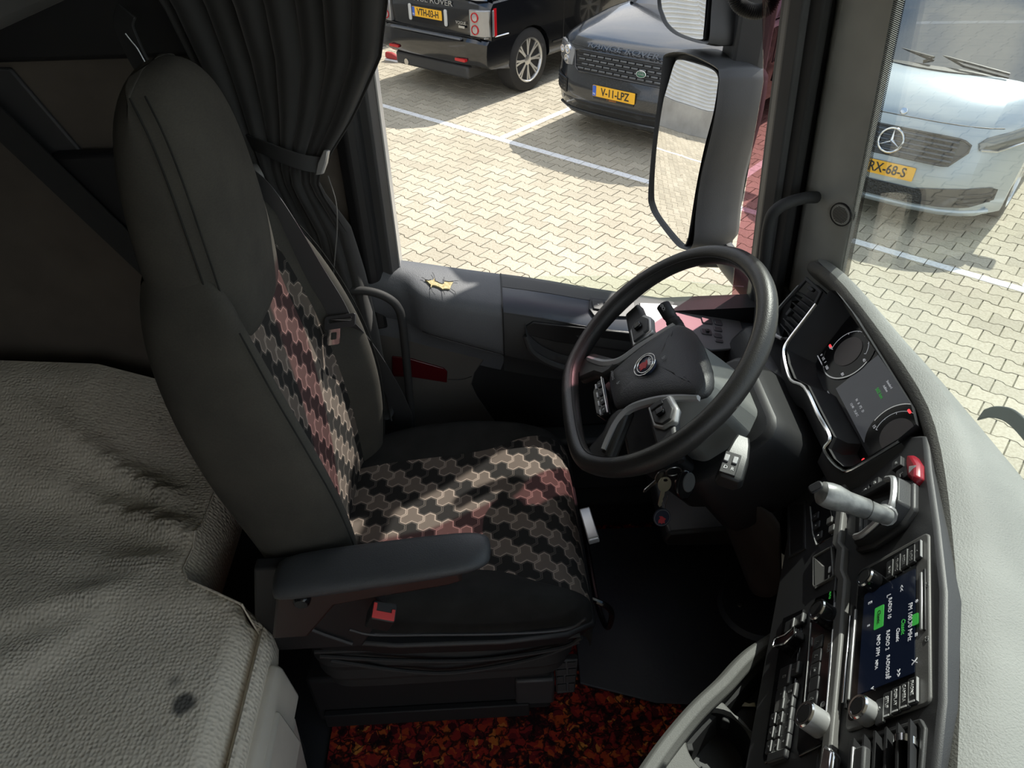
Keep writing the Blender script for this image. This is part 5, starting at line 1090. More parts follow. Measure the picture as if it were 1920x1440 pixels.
# lowered window pane
gl = [(-.19, 2.00), (.119, 2.029), (.321, 2.021), (.634, 1.975), (.66, 1.95), (.66, 1.88), (.3, 1.9), (-.19, 1.99)]
struct('window_1', G().prism(gl[::-1], -1.468, -1.464, Fr((0, 0, 0), (1, 0, 0), (0, 0, 1))), MA['sideglass'])
# ------------------------------------------------------------------ grab handle on the A-pillar
ah = [at(x, y, Y=Y_) for x, y, Y_ in ((1530, 370, 1.375), (1510, 371, 1.36), (1478, 380, 1.35), (1455, 394, 1.345), (1443, 415, 1.345), (1436, 460, 1.345), (1430, 530, 1.345), (1424, 600, 1.345))]
tag(obj('grab_rail', G().tube(smooth_path(ah, 6), [.0125] * 43, 12), MA['rubber']), 'black curved grab handle on the windscreen pillar beside the wheel', 'grab handle')
# ------------------------------------------------------------------ red wind deflector
wdl = [(.640, 1.84), (.622, 2.03), (.614, 2.25), (.610, 2.42), (.575, 2.58), (.50, 2.675), (.38, 2.705), (.25, 2.745), (.17, 2.84), (.10, 2.96)]
wdr = [(.70, 1.84), (.69, 2.03), (.675, 2.25), (.66, 2.45), (.64, 2.62), (.57, 2.76), (.43, 2.82), (.30, 2.86), (.22, 2.94), (.14, 3.02)]
g = G(); rings = []
for (xa, za), (xb, zb_) in zip(wdl, wdr): rings.append([V((xa, 1.578, za)), V(((xa + xb) / 2, 1.562, (za + zb_) / 2)), V((xb, 1.500, zb_)), V((xb, 1.497, zb_)), V(((xa + xb) / 2, 1.559, (za + zb_) / 2)), V((xa, 1.575, za))])
tag(obj('wind_deflector', g.loft(rings), MA['redglass'], smooth=40), 'red tinted wind deflector strip at the front of the door window', 'deflector')
# ================================================================== wing mirror
MM = V((.545, 1.907, 2.139)); mn = V((-.93, -.335, .085)).normalized()
WMI = thing('wing_mirror', 'black wing mirror with a tall main glass and a small wide-angle glass above it', 'wing mirror', (.62, 1.6, 1.9))
MFR = Fr(MM, mn.cross(V((0, 0, 1))) * -1, V((0, 0, 1))); MFR.P = V((0, 0, 1)).cross(mn).normalized(); MFR.Q = mn.cross(MFR.P).normalized(); MFR.N = mn
mir = Mt('mirror_silver', (.92, .92, .92), .0, 1); MA['mirror'] = mir.m
hous = grain('mirror_shell', (.045, .047, .048), .5, 500, .3)
def mirror_unit(px_out, housing_px, depth, nm, bulge):
    o = [MFR.px(x, y) for x, y in px_out]
    if sum(o[i][0] * o[(i + 1) % len(o)][1] - o[(i + 1) % len(o)][0] * o[i][1] for i in range(len(o))) < 0: o = o[::-1]
    o = [tuple(p) for p in smooth_path([V((a, b)) for a, b in o], 4, True)]
    cx = sum(p for p, q in o) / len(o); cy = sum(q for p, q in o) / len(o)
    # slightly convex glass
    g = G(); rings = []
    rx = max(((p - cx) ** 2 + (q - cy) ** 2) ** .5 for p, q in o)
    for k in (1, .8, .6, .4, .2, .05):
        rings.append([MFR(cx + (p - cx) * k, cy + (q - cy) * k, bulge * (1 - (((p - cx) * k) ** 2 + ((q - cy) * k) ** 2) / rx ** 2)) for p, q in o])
    g.loft(rings, caps=False); g.f.append(tuple(range(len(g.v) - len(o), len(g.v))))
    obj(nm + '_glass', g, MA['mirror'], WMI, smooth=180)
    obj(nm + '_gasket', G().loft([[MFR(p, q, -.004) for p, q in inset(o, -.003)], [MFR(p, q, .0015) for p, q in inset(o, -.003)], [MFR(p, q, .0015) for p, q in inset(o, .0015)], [MFR(p, q, -.004) for p, q in inset(o, .0015)]], caps=False), MA['rubber'], WMI)
    h_ = [MFR.px(x, y, .006) for x, y in housing_px]
    if sum(h_[i][0] * h_[(i + 1) % len(h_)][1] - h_[(i + 1) % len(h_)][0] * h_[i][1] for i in range(len(h_))) < 0: h_ = h_[::-1]
    h_ = [tuple(p) for p in smooth_path([V((a, b)) for a, b in h_], 4, True)]
    rr = [(h_, -depth * .05 + .0), (inset(h_, -.004), -depth * .15), (inset(h_, -.004), -depth * .55), (inset(h_, .006), -depth * .82), (inset(h_, .022), -depth * .97), (inset(h_, .04), -depth)]
    fr_ = [[MFR(p, q, .010) for p, q in inset(h_, .006)], [MFR(p, q, .014) for p, q in inset(h_, .002)]] + [[MFR(p, q, n + .006) for p, q in o2] for o2, n in rr]
    inner = [[MFR(p, q, -.02) for p, q in inset(h_, .010)]]
    obj(nm + '_housing', G().loft(inner + fr_), hous, WMI, smooth=50)
main = [(1276, 112), (1310, 120), (1336, 130), (1347, 143), (1347, 165), (1340, 215), (1325, 275), (1310, 345), (1298, 410), (1289, 452), (1281, 462), (1270, 455), (1235, 408), (1222, 385), (1220, 355), (1228, 280), (1240, 215), (1256, 155), (1266, 120)]
mh = [(1252, 100), (1290, 97), (1345, 122), (1354, 140), (1353, 165), (1344, 230), (1320, 330), (1310, 400), (1306, 450), (1298, 468), (1285, 468), (1268, 456), (1234, 412), (1222, 388), (1219, 360), (1228, 260), (1240, 170), (1246, 120)]
mirror_unit(main, mh, .165, 'main', .008)
up_ = [(1268, -470), (1259, -370), (1251, -260), (1243, -20), (1247, 25), (1258, 48), (1280, 64), (1316, 74), (1322, 60), (1330, -10), (1356, -260), (1364, -370), (1368, -455), (1320, -490)]  # unseen upper part of this shell is stretched to shade the cushion
uh = [(1258, -490), (1250, -370), (1243, -260), (1236, -20), (1242, 30), (1256, 55), (1280, 71), (1325, 84), (1336, 70), (1342, -10), (1370, -260), (1379, -370), (1384, -475), (1325, -515)]
mirror_unit(up_, uh, .19, 'wide_angle', .012)
# arm between the two shells and the stay back to the cab
ac = at(1372, 98, Y=1.78)
obj('mirror_arm', G().loft([[V((x, y, z)) for x, y in ((.635, 1.87), (.635, 1.97), (.66, 1.985), (.725, 1.97), (.73, 1.88), (.705, 1.86))] for z in (1.80, 2.15, 2.45, 2.62)]), hous, WMI, bevel=.008)
obj('mirror_stay', G().tube([V((.69, 1.92, 1.86)), V((.70, 1.78, 1.86)), V((.72, 1.60, 1.87)), V((.73, 1.50, 1.88))], [.035, .035, .04, .045], 12), hous, WMI)
obj('mirror_arm', G().loft([[V((x0, 1.87, z)), V((x0, 1.98, z)), V((x1, 1.98, z)), V((x1, 1.87, z))] for x0, x1, z in ((.635, .73, 2.60), (.62, .785, 2.74), (.58, .725, 2.95), (.56, .67, 3.06))]), hous, WMI, bevel=.01)  # unseen upper block, added to cast shade on the driver seat
obj('mirror_stay', G().tube([V((.66, 1.94, 3.02)), V((.66, 1.74, 3.12)), V((.62, 1.50, 3.14))], .025, 12), hous, WMI)
# ribbed cable hose above the mirror
hs = smooth_path([at(x, y, Y=1.60) for x, y in ((1372, -40), (1378, -5), (1392, 14), (1418, 22), (1440, 14), (1452, -8), (1456, -40))], 14)
g = G(); g.tube(hs, [.0125 + (.0035 if i % 2 else 0) for i in range(len(hs))], 12)
tag(obj('cable_hose', g, MA['rubber'], smooth=25), 'black corrugated hose looping beside the upper mirror shell', 'hose')
# wiper and cowl at the foot of the windscreen
WP = thing('windscreen_wiper', 'dark wiper arm at the foot of the windscreen', 'wiper', (.84, .8, 2.0))
wp_ = [V((.875, .60, 2.0)), V((.86, .66, 2.03))] + [at(x, y, X=.83) for x, y in ((1960, 860), (1930, 815), (1895, 780), (1862, 772), (1838, 778))]
obj('arm', G().loft([[p + V((0, 0, .014)), p + V((.012, 0, .006)), p + V((.012, 0, -.010)), p + V((-.004, 0, -.014))] for p in smooth_path(wp_, 5)]), plain('wiper_grey', (.05, .055, .055), .4), WP, bevel=.003)
obj('blade', G().box((.80, .40, 2.035), (.812, .86, 2.05)), MA['rubber'], WP, bevel=.003)
tag(obj('cowl', G().loft([[V((.845, y, 2.02)), V((.92, y, 1.99)), V((.96, y, 1.93)), V((.96, y, 1.7)), V((.845, y, 1.7))] for y in (-1.2, .74)]), plain('cowl_white', (.5, .51, .5), .35), bevel=.01), 'pale painted panel below the windscreen beside the wiper', 'panel')
# ================================================================== parked cars
MA['blackpaint'] = Mt('black_car_paint', (.006, .0065, .008), .12); MA['blackpaint'].b.inputs['Coat Weight'].default_value = .6; MA['blackpaint'].bump(MA['blackpaint'].noise(3, 2), .01, .01); MA['blackpaint'] = MA['blackpaint'].m
m = Mt('dusty_dark_paint', (.016, .018, .022), .2); m.b.inputs['Coat Weight'].default_value = .5
m.color(m.ramp(m.noise(90, 5), [(.4, (.010, .012, .015)), (.8, (.028, .030, .033))])); m.rough(m.ramp(m.noise(60, 4), [(.35, (.10, .10, .10)), (.7, (.24, .24, .24))])); MA['dustpaint'] = m.m
m = Mt('silver_car_paint', (.36, .41, .445), .28, .5); m.b.inputs['Coat Weight'].default_value = .5; m.vary(3, .97, 1.03); MA['silverpaint'] = m.m
MA['plate'] = plain('plate_yellow', (.80, .42, .02), .45); MA['plateblue'] = plain('plate_blue', (.03, .10, .45), .45); MA['ink'] = plain('plate_ink', (.01, .01, .01), .5)
MA['lampclear'] = plain('lamp_clear', (.30, .30, .30), .10, .55); MA['lampred'] = plain('lamp_red', (.45, .01, .015), .12); MA['lampdark'] = plain('lamp_dark', (.03, .032, .035), .08)
MA['tyre'] = grain('tyre_rubber', (.022, .021, .02), .85, 60, .4, .004); MA['alloy'] = plain('alloy', (.55, .55, .54), .3, .9); MA['hub'] = plain('hub_dark', (.03, .03, .03), .5)
MA['slat'] = plain('grille_gunmetal', (.13, .135, .14), .3, .6)
def car_body(root, prof, W_, pf, pr_, mat, name='body', shoulder=.05, arch_in=.70):
    """prof: (x, z, inner z or None) side outline, counter-clockwise; rounded towards the flanks"""
    x0 = min(p[0] for p in prof); x1 = max(p[0] for p in prof); zt_ = max(p[1] for p in prof)
    def st(f, arch):
        o = []
        for x, z, a in prof:
            z_ = z if (a is None or arch) else a
            fr_ = max(0, (x - (x1 - 1.0)) / 1.0); re = max(0, ((x0 + .7) - x) / .7)
            xx = x - pf * fr_ * f ** 4 - .0; xx = xx + pr_ * re * f ** 4
            zz = z_ - shoulder * (f ** 6) * max(0, min(1, (z_ - .55) / .4)); o.append((xx, zz))
        return o
    fs = [(0, 0), (.3, 0), (.55, 0), (arch_in, 0), (arch_in + .001, 1), (.82, 1), (.91, 1), (.965, 1), (1.0, 1)]
    rings = []
    for f, a in [(-f, a) for f, a in fs[::-1]][:-1] + fs:
        w_ = W_ * f; rings.append([V((x, w_ - (math.copysign(1, f) * .03 * max(0, (.75 - z)) / .5 if abs(f) > .9 else 0), z)) for x, z in st(abs(f), a)])
    g = G(); g.loft(rings); return obj(name, g, mat, root, local=True, smooth=28)
def surf(prof, W_, pf, y, z, x1):
    """x of the car's nose at height z and half-width y"""
    pts = [(p[0], p[1]) for p in prof if p[0] > x1 - 1.2 and p[2] is None]; best = 0
    for (xa, za), (xb, zb2) in zip(pts, pts[1:]):
        if min(za, zb2) <= z <= max(za, zb2) and abs(za - zb2) > 1e-6: best = max(best, xa + (xb - xa) * (z - za) / (zb2 - za))
    fs = [0, .3, .55, .70, .82, .91, .965, 1.0]; f = abs(y) / W_; k = 1.0
    for a, b in zip(fs, fs[1:]):
        if a <= f <= b: t = (f - a) / (b - a); k = a ** 4 * (1 - t) + b ** 4 * t
    return best - pf * max(0, best - (x1 - 1.0)) * k
def arch(xc, r_, zc, zbot):
    return [(xc + r_ * math.cos(R(a)), max(zbot, zc + r_ * math.sin(R(a))), zbot) for a in range(200, -21, -20)]
def greenhouse(root, base, roof, Wb, Wr, zb_, zr, mat):
    """base/roof = (x rear, x front)"""
    g = G(); rings = []
    for t in (0, .5, .93, 1.0):
        xr = base[0] + (roof[0] - base[0]) * t; xf = base[1] + (roof[1] - base[1]) * t; w_ = Wb + (Wr - Wb) * t; z = zb_ + (zr - zb_) * t
        if t == 1: xr += .12; xf -= .2; w_ -= .06; z += .02
        rings.append([V((p, q, z)) for p, q in ((xr + .06, -w_), (xr, -w_ + .12), (xr, w_ - .12), (xr + .06, w_), (xf - .28, w_), (xf - .05, w_ - .14), (xf, 0), (xf - .05, -w_ + .14), (xf - .28, -w_))])
    g.loft(rings); obj('windows', g, MA['carglass'], root, local=True, smooth=30)
    z = zr + .001; g = G(); g.loft([[V((p, q, zz)) for p, q in rrect((roof[0] + roof[1]) / 2 - .02, 0, (roof[1] - roof[0]) - .10 - k, Wr * 2 - k, .2, 4)] for zz, k in ((zr - .02, 0), (zr + .03, .06), (zr + .045, .3))])
    obj('roof', g, mat, root, local=True, smooth=40)
    for s in (-1, 1):
        for xa, xb, wd in ((base[1] - .06, roof[1] - .04, .035), (base[0] + .1, roof[0] + .12, .05), ((base[0] + base[1]) / 2, (roof[0] + roof[1]) / 2, .03)):
            obj('pillar', G().tube([V((xa, s * (Wb - (.14 if xa == base[1] - .06 else 0)), zb_)), V((xb, s * (Wr - (.12 if xa == base[1] - .06 else .0)), zr))], wd, 6), mat, root, local=True)
def road_wheel(root, x, y, s, r_, wd=.26, spokes=8):
    wf = Fr((x, y, r_), (1, 0, 0), (0, 0, 1)) if s < 0 else Fr((x, y, r_), (-1, 0, 0), (0, 0, 1))
    k = r_ / .38
    w_ = obj('wheel', G().lathe([(.25 * k, -wd), (.34 * k, -wd), (.372 * k, -wd + .02), (.38 * k, -wd + .05), (.38 * k, -.045), (.373 * k, -.015), (.345 * k, 0), (.27 * k, .003), (.262 * k, -.012), (.25 * k, -.03)], wf, 40), MA['tyre'], root, local=True, smooth=35)
    obj('wheel_barrel', G().lathe([(.001, -.11), (.25 * k, -.11), (.258 * k, -.02), (.266 * k, .002), (.252 * k, .003), (.240 * k, -.015), (.235 * k, -.10), (.001, -.10)], wf, 40), MA['alloy'], w_, local=True)
    obj('brake_disc', G().lathe([(.001, -.09), (.18 * k, -.09), (.18 * k, -.098), (.001, -.098)], wf, 24), MA['hub'], w_, local=True)
    for i in range(spokes):
        for da in (-.10, .10):
            a = 2 * math.pi * i / spokes; a0 = a + da * .35; a1 = a + da
            u0_, u1_ = V((math.cos(a0), math.sin(a0))), V((math.cos(a1), math.sin(a1))); t0 = V((-u0_.y, u0_.x)); t1 = V((-u1_.y, u1_.x))
            rin, rout = .055 * k, .252 * k
            obj('spoke', G().loft([[wf(*(u_ * r2 + t * hw * sg), n) for sg, n in ((1, n0 - .02), (1, n0), (-1, n0), (-1, n0 - .02))] for u_, t, r2, hw, n0 in ((u0_, t0, rin, .012, -.022), (u0_.lerp(u1_, .5).normalized(), t0, (rin + rout) / 2, .011, -.018), (u1_, t1, rout, .015, -.008))]), MA['alloy'], w_, local=True)
    obj('hub_cap', G().lathe([(.001, -.012), (.04 * k, -.014), (.062 * k, -.022), (.065 * k, -.05), (.001, -.05)], wf, 20), MA['alloy'], w_, local=True); return w_
def number_plate(root, fr, s_, p, q, n, nl=True, rot=0):
    b_ = obj('number_plate', G().prism(rrect(p, q, .52, .11, .008, 2), n, n + .008, fr), MA['plate'], root, local=True)
    obj('plate_band', G().prism(rrect(p - .236, q, .044, .104, .006, 2), n + .004, n + .0095, fr), MA['plateblue'], b_, local=True)
    text('plate_country', 'NL', MA['white'], b_, fr, .028, p - .236, q - .030, n + .0105, local=True, depth=.0005)
    text('plate_number', s_, MA['ink'], b_, fr, .108, p + .020, q - .002, n + .0095, local=True, depth=.001, sx=.82, bold=.0016); return b_
def band(ps, lo_, hi_, at3, n=4):
    """open surface strip following a curved nose; at3(p, q) gives the point"""
    return G().loft([[at3(p, lo_(p) + (hi_(p) - lo_(p)) * k / n) for k in range(n + 1)] for p in ps], closed=False)
def span(a, b, n): return [a + (b - a) * i / n for i in range(n + 1)]
# ---------------- black estate seen from behind
A1 = R(46.9)
C1 = thing('black_suv', 'black SUV parked with its tailgate towards the truck', 'car', YD(-7.17, 6.70, 0), rotz=A1)
zB = .36
prof = [(.10, .42, None), (.015, .47, None), (0, .60, None), (.01, .73, None), (.05, .765, None), (.10, .775, None), (.105, .82, None), (.09, 1.0, None), (.11, 1.14, None), (.16, 1.19, None), (1.5, 1.20, None), (3.4, 1.15, None), (3.7, 1.13, None), (4.5, 1.07, None), (4.82, .98, None), (4.95, .8, None), (4.97, .6, None), (4.9, .4, None)] + [(4.7, zB, None)] + [p for p in arch(3.80, .43, .40, zB)][::-1] + [(2.4, zB, None)] + [p for p in arch(.92, .43, .40, zB)][::-1] + [(.3, .40, None)]
bd = car_body(C1, prof, .96, .22, .10, MA['blackpaint'])
greenhouse(C1, (.14, 3.55), (.50, 2.75), .90, .72, 1.17, 1.83, MA['blackpaint'])
for x in (.92, 3.80):
    for s in (-1, 1): road_wheel(C1, x, s * .945, s, .385)
RF = Fr((0, 0, 0), (0, -1, 0), (0, 0, 1))             # rear face, seen from behind: p to the right
obj('tailgate_gap', G().box((-.86, .770, -.10), (.86, .782, -.088), RF), MA['ink'], C1, local=True)
obj('bumper_step', G().box((-.62, .745, -.045), (.62, .768, .010), RF), plain('bumper_top', (.10, .11, .125), .35), C1, local=True, bevel=.006)
obj('plate_recess', G().prism(rrect(0, .935, .64, .20, .02, 3), -.105, -.094, RF), MA['gloss'], C1, local=True)
number_plate(C1, RF, 'VTH-03-H', -.02, .955, -.094)
for s in (-1, 1): obj('plate_side_block', G().prism(rrect(s * .315 - .01, .94, .05, .19, .02, 3), -.10, -.082, RF), plain('pale_trim', (.5, .5, .48), .35), C1, local=True, bevel=.006)
text('tailgate_lettering', 'RANGE ROVER', MA['alloy'], C1, RF, .085, .02, 1.105, -.092, local=True, depth=.004, sx=1.45)
text('model_badge', 'VOGUE', MA['alloy'], C1, RF, .05, .56, .915, -.088, local=True, depth=.003); obj('badge_plate', G().prism(rrect(.57, .872, .10, .026, .004, 2), -.094, -.086, RF), MA['alloy'], C1, local=True)
for s in (-1, 1):
    tl = obj('tail_light', G().loft([[V((x, s * y, z)) for x, y in ((.085, .70), (.095, .84), (.13, .915), (.19, .955), (.245, .968), (.26, .90), (.22, .70))] for z in (.785, 1.08)]), MA['lampclear'], C1, local=True, bevel=.012)
    for z in (.865, 1.00):
        lf = Fr((.105, s * .79, z), (0, -1, 0), (0, 0, 1)); obj('lamp_ring', G().lathe([(.046, .0), (.046, .026), (.055, .026), (.055, .0)], lf, 28), MA['lampred'], tl, local=True)
        obj('lamp_lens', G().lathe([(.001, .024), (.040, .022), (.045, .016), (.045, 0), (.001, 0)], lf, 28), plain('lens', (.40, .37, .36), .1, .3), tl, local=True)
    obj('side_red', G().loft([[V((x, s * y, z)) for x, y in ((.235, .945), (.235, .962), (.285, .966), (.285, .945))] for z in (.79, 1.09)]), MA['lampred'], tl, local=True)
    obj('rear_reflector', G().prism(rrect(s * .60, .520, .17, .032, .006, 2), -.04, .008, RF), MA['lampred'], C1, local=True)
    obj('sill_chrome', G().box((1.4, s * .962 - .004, .50), (3.3, s * .962 + .004, .525)), MA['chrome'], C1, local=True)
    obj('door_gap', G().box((1.62, s * .948 - .012, .5), (1.628, s * .948 + .012, 1.15)), MA['ink'], C1, local=True)
    obj('door_handle', G().tube([V((1.72, s * .96, 1.03)), V((1.75, s * .985, 1.035)), V((1.92, s * .985, 1.035)), V((1.95, s * .96, 1.03))], .014, 8), MA['blackpaint'], C1, local=True)
    obj('bumper_chrome', G().tube([V((.12 + .0 * s, s * .90, .775)), V((.24, s * .945, .778)), V((.5, s * .962, .780))], .008, 6), MA['chrome'], C1, local=True)
obj('under_bumper', G().box((.06, -.66, .28), (.5, .66, .44)), MA['hub'], C1, local=True, bevel=.03)
obj('exhaust', G().tube([V((.05, .45, .33)), V((.5, .45, .33))], .04, 12), MA['steel'], C1, local=True)
# ---------------- dark car seen from the front
L2 = 5.0
C2 = thing('dark_suv', 'dark dusty SUV parked nose-out with a black mesh grille', 'car', YD(-4.18, 6.50 + L2, 0), rotz=A1 + math.pi)
prof = [(.3, .40, None), (.02, .48, None), (0, .9, None), (.1, 1.12, None), (.4, 1.16, None), (2.4, 1.16, None), (3.55, 1.15, None), (3.75, 1.14, None), (4.30, 1.085, None), (4.68, 1.035, None), (4.82, 1.00, None), (4.87, .96, None), (4.90, .90, None), (4.955, .70, None), (4.99, .62, None), (5.0, .50, None), (4.985, .40, None), (4.93, .30, None), (4.86, .24, None)] + [(4.72, .27, None)] + [p for p in arch(3.98, .44, .40, .30)][::-1] + [(2.4, .32, None)] + [p for p in arch(1.02, .44, .40, .32)][::-1]
car_body(C2, prof, .985, .36, .15, MA['dustpaint'], shoulder=.06)
greenhouse(C2, (.2, 3.62), (.65, 2.75), .90, .74, 1.13, 1.82, MA['dustpaint'])
for x in (1.02, 3.98):
    for s in (-1, 1): road_wheel(C2, x, s * .965, s, .40)
F2 = Fr((L2, 0, 0), (0, 1, 0), (0, 0, 1))             # front face, p to the car's left
gt_ = math.atan2(.055, .20); GF2 = Fr((4.92, 0, .83), (0, 1, 0), (-math.sin(gt_), 0, math.cos(gt_)))
go = [(-.50, -.105), (.50, -.105), (.56, -.06), (.60, .085), (.54, .10), (-.54, .10), (-.60, .085), (-.56, -.06)]
P2 = prof
def sf2(y, z): return surf(P2, .985, .36, y, z, 5.0)
def bent(p): return sf2(p, .83) - sf2(0, .83) + .022         # the nose curves back towards the flanks
glo = lambda p: lerp([(0, -.105), (.50, -.105), (.56, -.06), (.60, .085)], abs(p))
ghi = lambda p: lerp([(0, .10), (.54, .10), (.60, .088)], abs(p))
GR = obj('grille', band(span(-.60, .60, 24), glo, ghi, lambda p, q: GF2(p, q, bent(p) - .004)), MA['ink'], C2, local=True)
obj('grille_rim', G().tube([GF2(p, glo(p), bent(p)) for p in span(-.60, .60, 24)] + [GF2(p, ghi(p), bent(p)) for p in span(.60, -.60, 24)], .010, 6, closed=True), MA['lampdark'], GR, local=True)
for r_ in range(4):
    q = -.066 + r_ * .044
    for i in range(11):
        p = -.47 + i * .094 + (.047 if r_ % 2 else 0)
        if abs(p) > .53: continue
        obj('grille_slat', G().box((p - .038, q - .014, bent(p) + .0), (p + .038, q + .004, bent(p) + .014), GF2), MA['slat'], GR, local=True, bevel=.003)
    obj('grille_bar', G().tube([GF2(p, q + .018, bent(p) + .010) for p in [-.54 + .108 * i for i in range(11)]], .006, 6), MA['hub'], GR, local=True)
ob = obj('oval_badge', G().prism(circ(.28, -.02, .055, 28, .032), bent(.28) + .01, bent(.28) + .022, GF2), plain('badge_green', (.02, .10, .05), .4), C2, local=True)
obj('oval_rim', G().tube([GF2(.28 + .055 * math.cos(a), -.02 + .032 * math.sin(a), bent(.28) + .022) for a in [2 * math.pi * k / 28 for k in range(28)]], .004, 6, closed=True), MA['chrome'], ob, local=True)
text('badge_text', 'LAND\nROVER', MA['chrome'], ob, GF2, .024, .28, -.012, bent(.28) + .023, local=True, depth=.001)
HFr = Fr((4.855, 0, .998), (0, 1, 0), (-.75, 0, .66))
text('bonnet_lettering', 'RANGE ROVER', MA['slat'], C2, HFr, .085, 0, -.035, .0105, local=True, depth=.004, sx=1.5)
for s in (-1, 1):
    hp_ = [(.60, .90), (.72, .935), (.86, .945), (.955, .935), (.965, .84), (.90, .775), (.72, .745), (.61, .76)]
    hd_ = [V((sf2(y, z), s * y, z)) for y, z in hp_]; cen = sum(hd_, V()) / 8
    hl_ = obj('headlight', G().loft([[p + (cen - p) * .0 - V((.10, s * .04, 0)) for p in hd_], [p + V((.012, s * .010, 0)) for p in hd_], [p.lerp(cen, .25) + V((.022, s * .022, 0)) for p in hd_]]), MA['lampclear'], C2, local=True, smooth=50)
    for (x, y, z, r_) in ((sf2(.72, .875) - .022, .72, .885, .046), (sf2(.72, .80) - .022, .72, .795, .042), (sf2(.85, .85) - .022, .85, .86, .038)):
        lf = Fr((x, s * y, z), (-.4 * 1, s * 1, 0), (0, 0, 1)); lf.N = V((.9, s * .42, 0)).normalized(); lf.P = V((-lf.N.y, lf.N.x, 0)); lf.Q = V((0, 0, 1))
        obj('projector', G().lathe([(r_, 0), (r_, .045), (r_ * .78, .045), (r_ * .7, .03), (.001, .04)], lf, 24), MA['chrome'], hl_, local=True)
    vnt = obj('bumper_vent', band(span(.66, .93, 8), lambda p: .475, lambda p: lerp([(.66, .62), (.93, .655)], p), lambda p, q: V((sf2(p, q) + .008, s * p, q))), MA['ink'], C2, local=True)
    for k in range(4): obj('vent_bar', G().tube([V((sf2(yy, .56) + .006, s * yy, .51 + k * .036)) for yy in (.68, .74, .80, .86, .91)], .008, 6), MA['lampdark'], vnt, local=True)
    obj('fog_light', G().prism(rrect(s * .70, .42, .12, .05, .015, 3), -.3, sf2(.76, .42) - L2 + .012, F2), MA['lampclear'], C2, local=True)
    for k in range(4): obj('fender_gill', G().box((3.42 - k * .05, s * .975 - .014, .72), (3.435 - k * .05, s * .975 + .014, 1.02)), MA['lampdark'], C2, local=True)
    obj('sill_trim', G().box((1.55, s * .955 - .01, .42), (3.45, s * .955 + .01, .46)), MA['lampdark'], C2, local=True)
    obj('door_gap', G().box((3.30, s * .975 - .012, .5), (3.308, s * .975 + .012, 1.1)), MA['ink'], C2, local=True)
number_plate(C2, F2, 'V-11-LPZ', 0, .585, .004)
obj('dealer_strip', G().prism(rrect(0, .515, .50, .022, .003, 2), -.004, .008, F2), plain('strip_black', (.012, .012, .012), .4), C2, local=True)
text('dealer_text', 'T  CENTRUM', plain('strip_orange', (.6, .2, .02), .5), C2, F2, .02, -.02, .515, .009, local=True, depth=.0005)
obj('lower_intake', G().loft([[V((sf2(y, .455) - .01, y, .455)), V((sf2(y, .44) + .008, y, .44)), V((sf2(y, .34) + .008, y, .34)), V((sf2(y, .4) - .1, y, .34)), V((sf2(y, .4) - .1, y, .455))] for y in [-.72 + .12 * i for i in range(13)]]), MA['ink'], C2, local=True)
obj('skid_lip', G().tube([V((sf2(y, .315) + .004, y, .315)) for y in [-.85 + .17 * i for i in range(11)]], .016, 8), MA['lampdark'], C2, local=True)
obj('bonnet_gap', G().tube([V((sf2(y, .945) + .001, y, .945)) for y in [-.80 + .1 * i for i in range(17)]], .004, 6), MA['ink'], C2, local=True)
# ---------------- silver van
L3 = 4.5
C3 = thing('silver_van', 'silver van parked nose-out with a three-pointed star on its grille', 'van', YD(-1.43, 6.42 + L3, 0), rotz=A1 + math.pi)
prof = [(.2, .35, None), (.02, .4, None), (0, 1.1, None), (.3, 1.14, None), (3.4, 1.14, None), (3.72, 1.135, None), (3.95, 1.105, None), (4.15, 1.04, None), (4.31, .955, None), (4.375, .895, None), (4.41, .80, None), (4.45, .66, None), (4.485, .52, None), (4.50, .40, None), (4.49, .26, None), (4.44, .19, None), (4.3, .19, None)] + [p for p in arch(3.62, .36, .325, .22)][::-1] + [(2.2, .24, None)] + [p for p in arch(.82, .36, .325, .24)][::-1]
car_body(C3, prof, .925, .46, .06, MA['silverpaint'], shoulder=.05)
greenhouse(C3, (.04, 3.80), (.1, 2.90), .86, .74, 1.10, 1.80, MA['silverpaint'])
for x in (.82, 3.62):
    for s in (-1, 1): road_wheel(C3, x, s * .90, s, .325, .2, 7)
F3 = Fr((L3, 0, 0), (0, 1, 0), (0, 0, 1))
P3 = prof
def sf3(y, z): return surf(P3, .925, .46, y, z, 4.5)
def b3(p): return sf3(p, .71) - sf3(0, .71) + .024
def b3l(p): return sf3(p, .36) - sf3(0, .36) + .012
g3 = [(-.46, -.11), (.46, -.11), (.56, .02), (.55, .085), (.50, .105), (-.50, .105), (-.55, .085), (-.56, .02)]
GF3 = Fr((4.435, 0, .715), (0, 1, 0), (-.27, 0, .96))
def b3d(p): return b3(p)
glo3 = lambda p: lerp([(0, -.11), (.46, -.11), (.56, .02)], abs(p))
ghi3 = lambda p: lerp([(0, .105), (.50, .105), (.56, .075)], abs(p))
G3 = obj('grille', band(span(-.56, .56, 24), glo3, ghi3, lambda p, q: GF3(p, q, b3(p) - .006)), MA['lampdark'], C3, local=True)
obj('grille_rim', G().tube([GF3(p, glo3(p), b3(p) - .002) for p in span(-.56, .56, 24)] + [GF3(p, ghi3(p), b3(p) - .002) for p in span(.56, -.56, 24)], .009, 6, closed=True), MA['lampdark'], G3, local=True)
for k in range(5): obj('grille_slat', G().tube([GF3(p, -.072 + k * .037, b3(p) + .004) for p in [-.48 + .096 * i for i in range(11)]], .009, 6), plain('slat_blue_grey', (.07, .085, .11), .3), G3, local=True)
sc = (0, .0); 
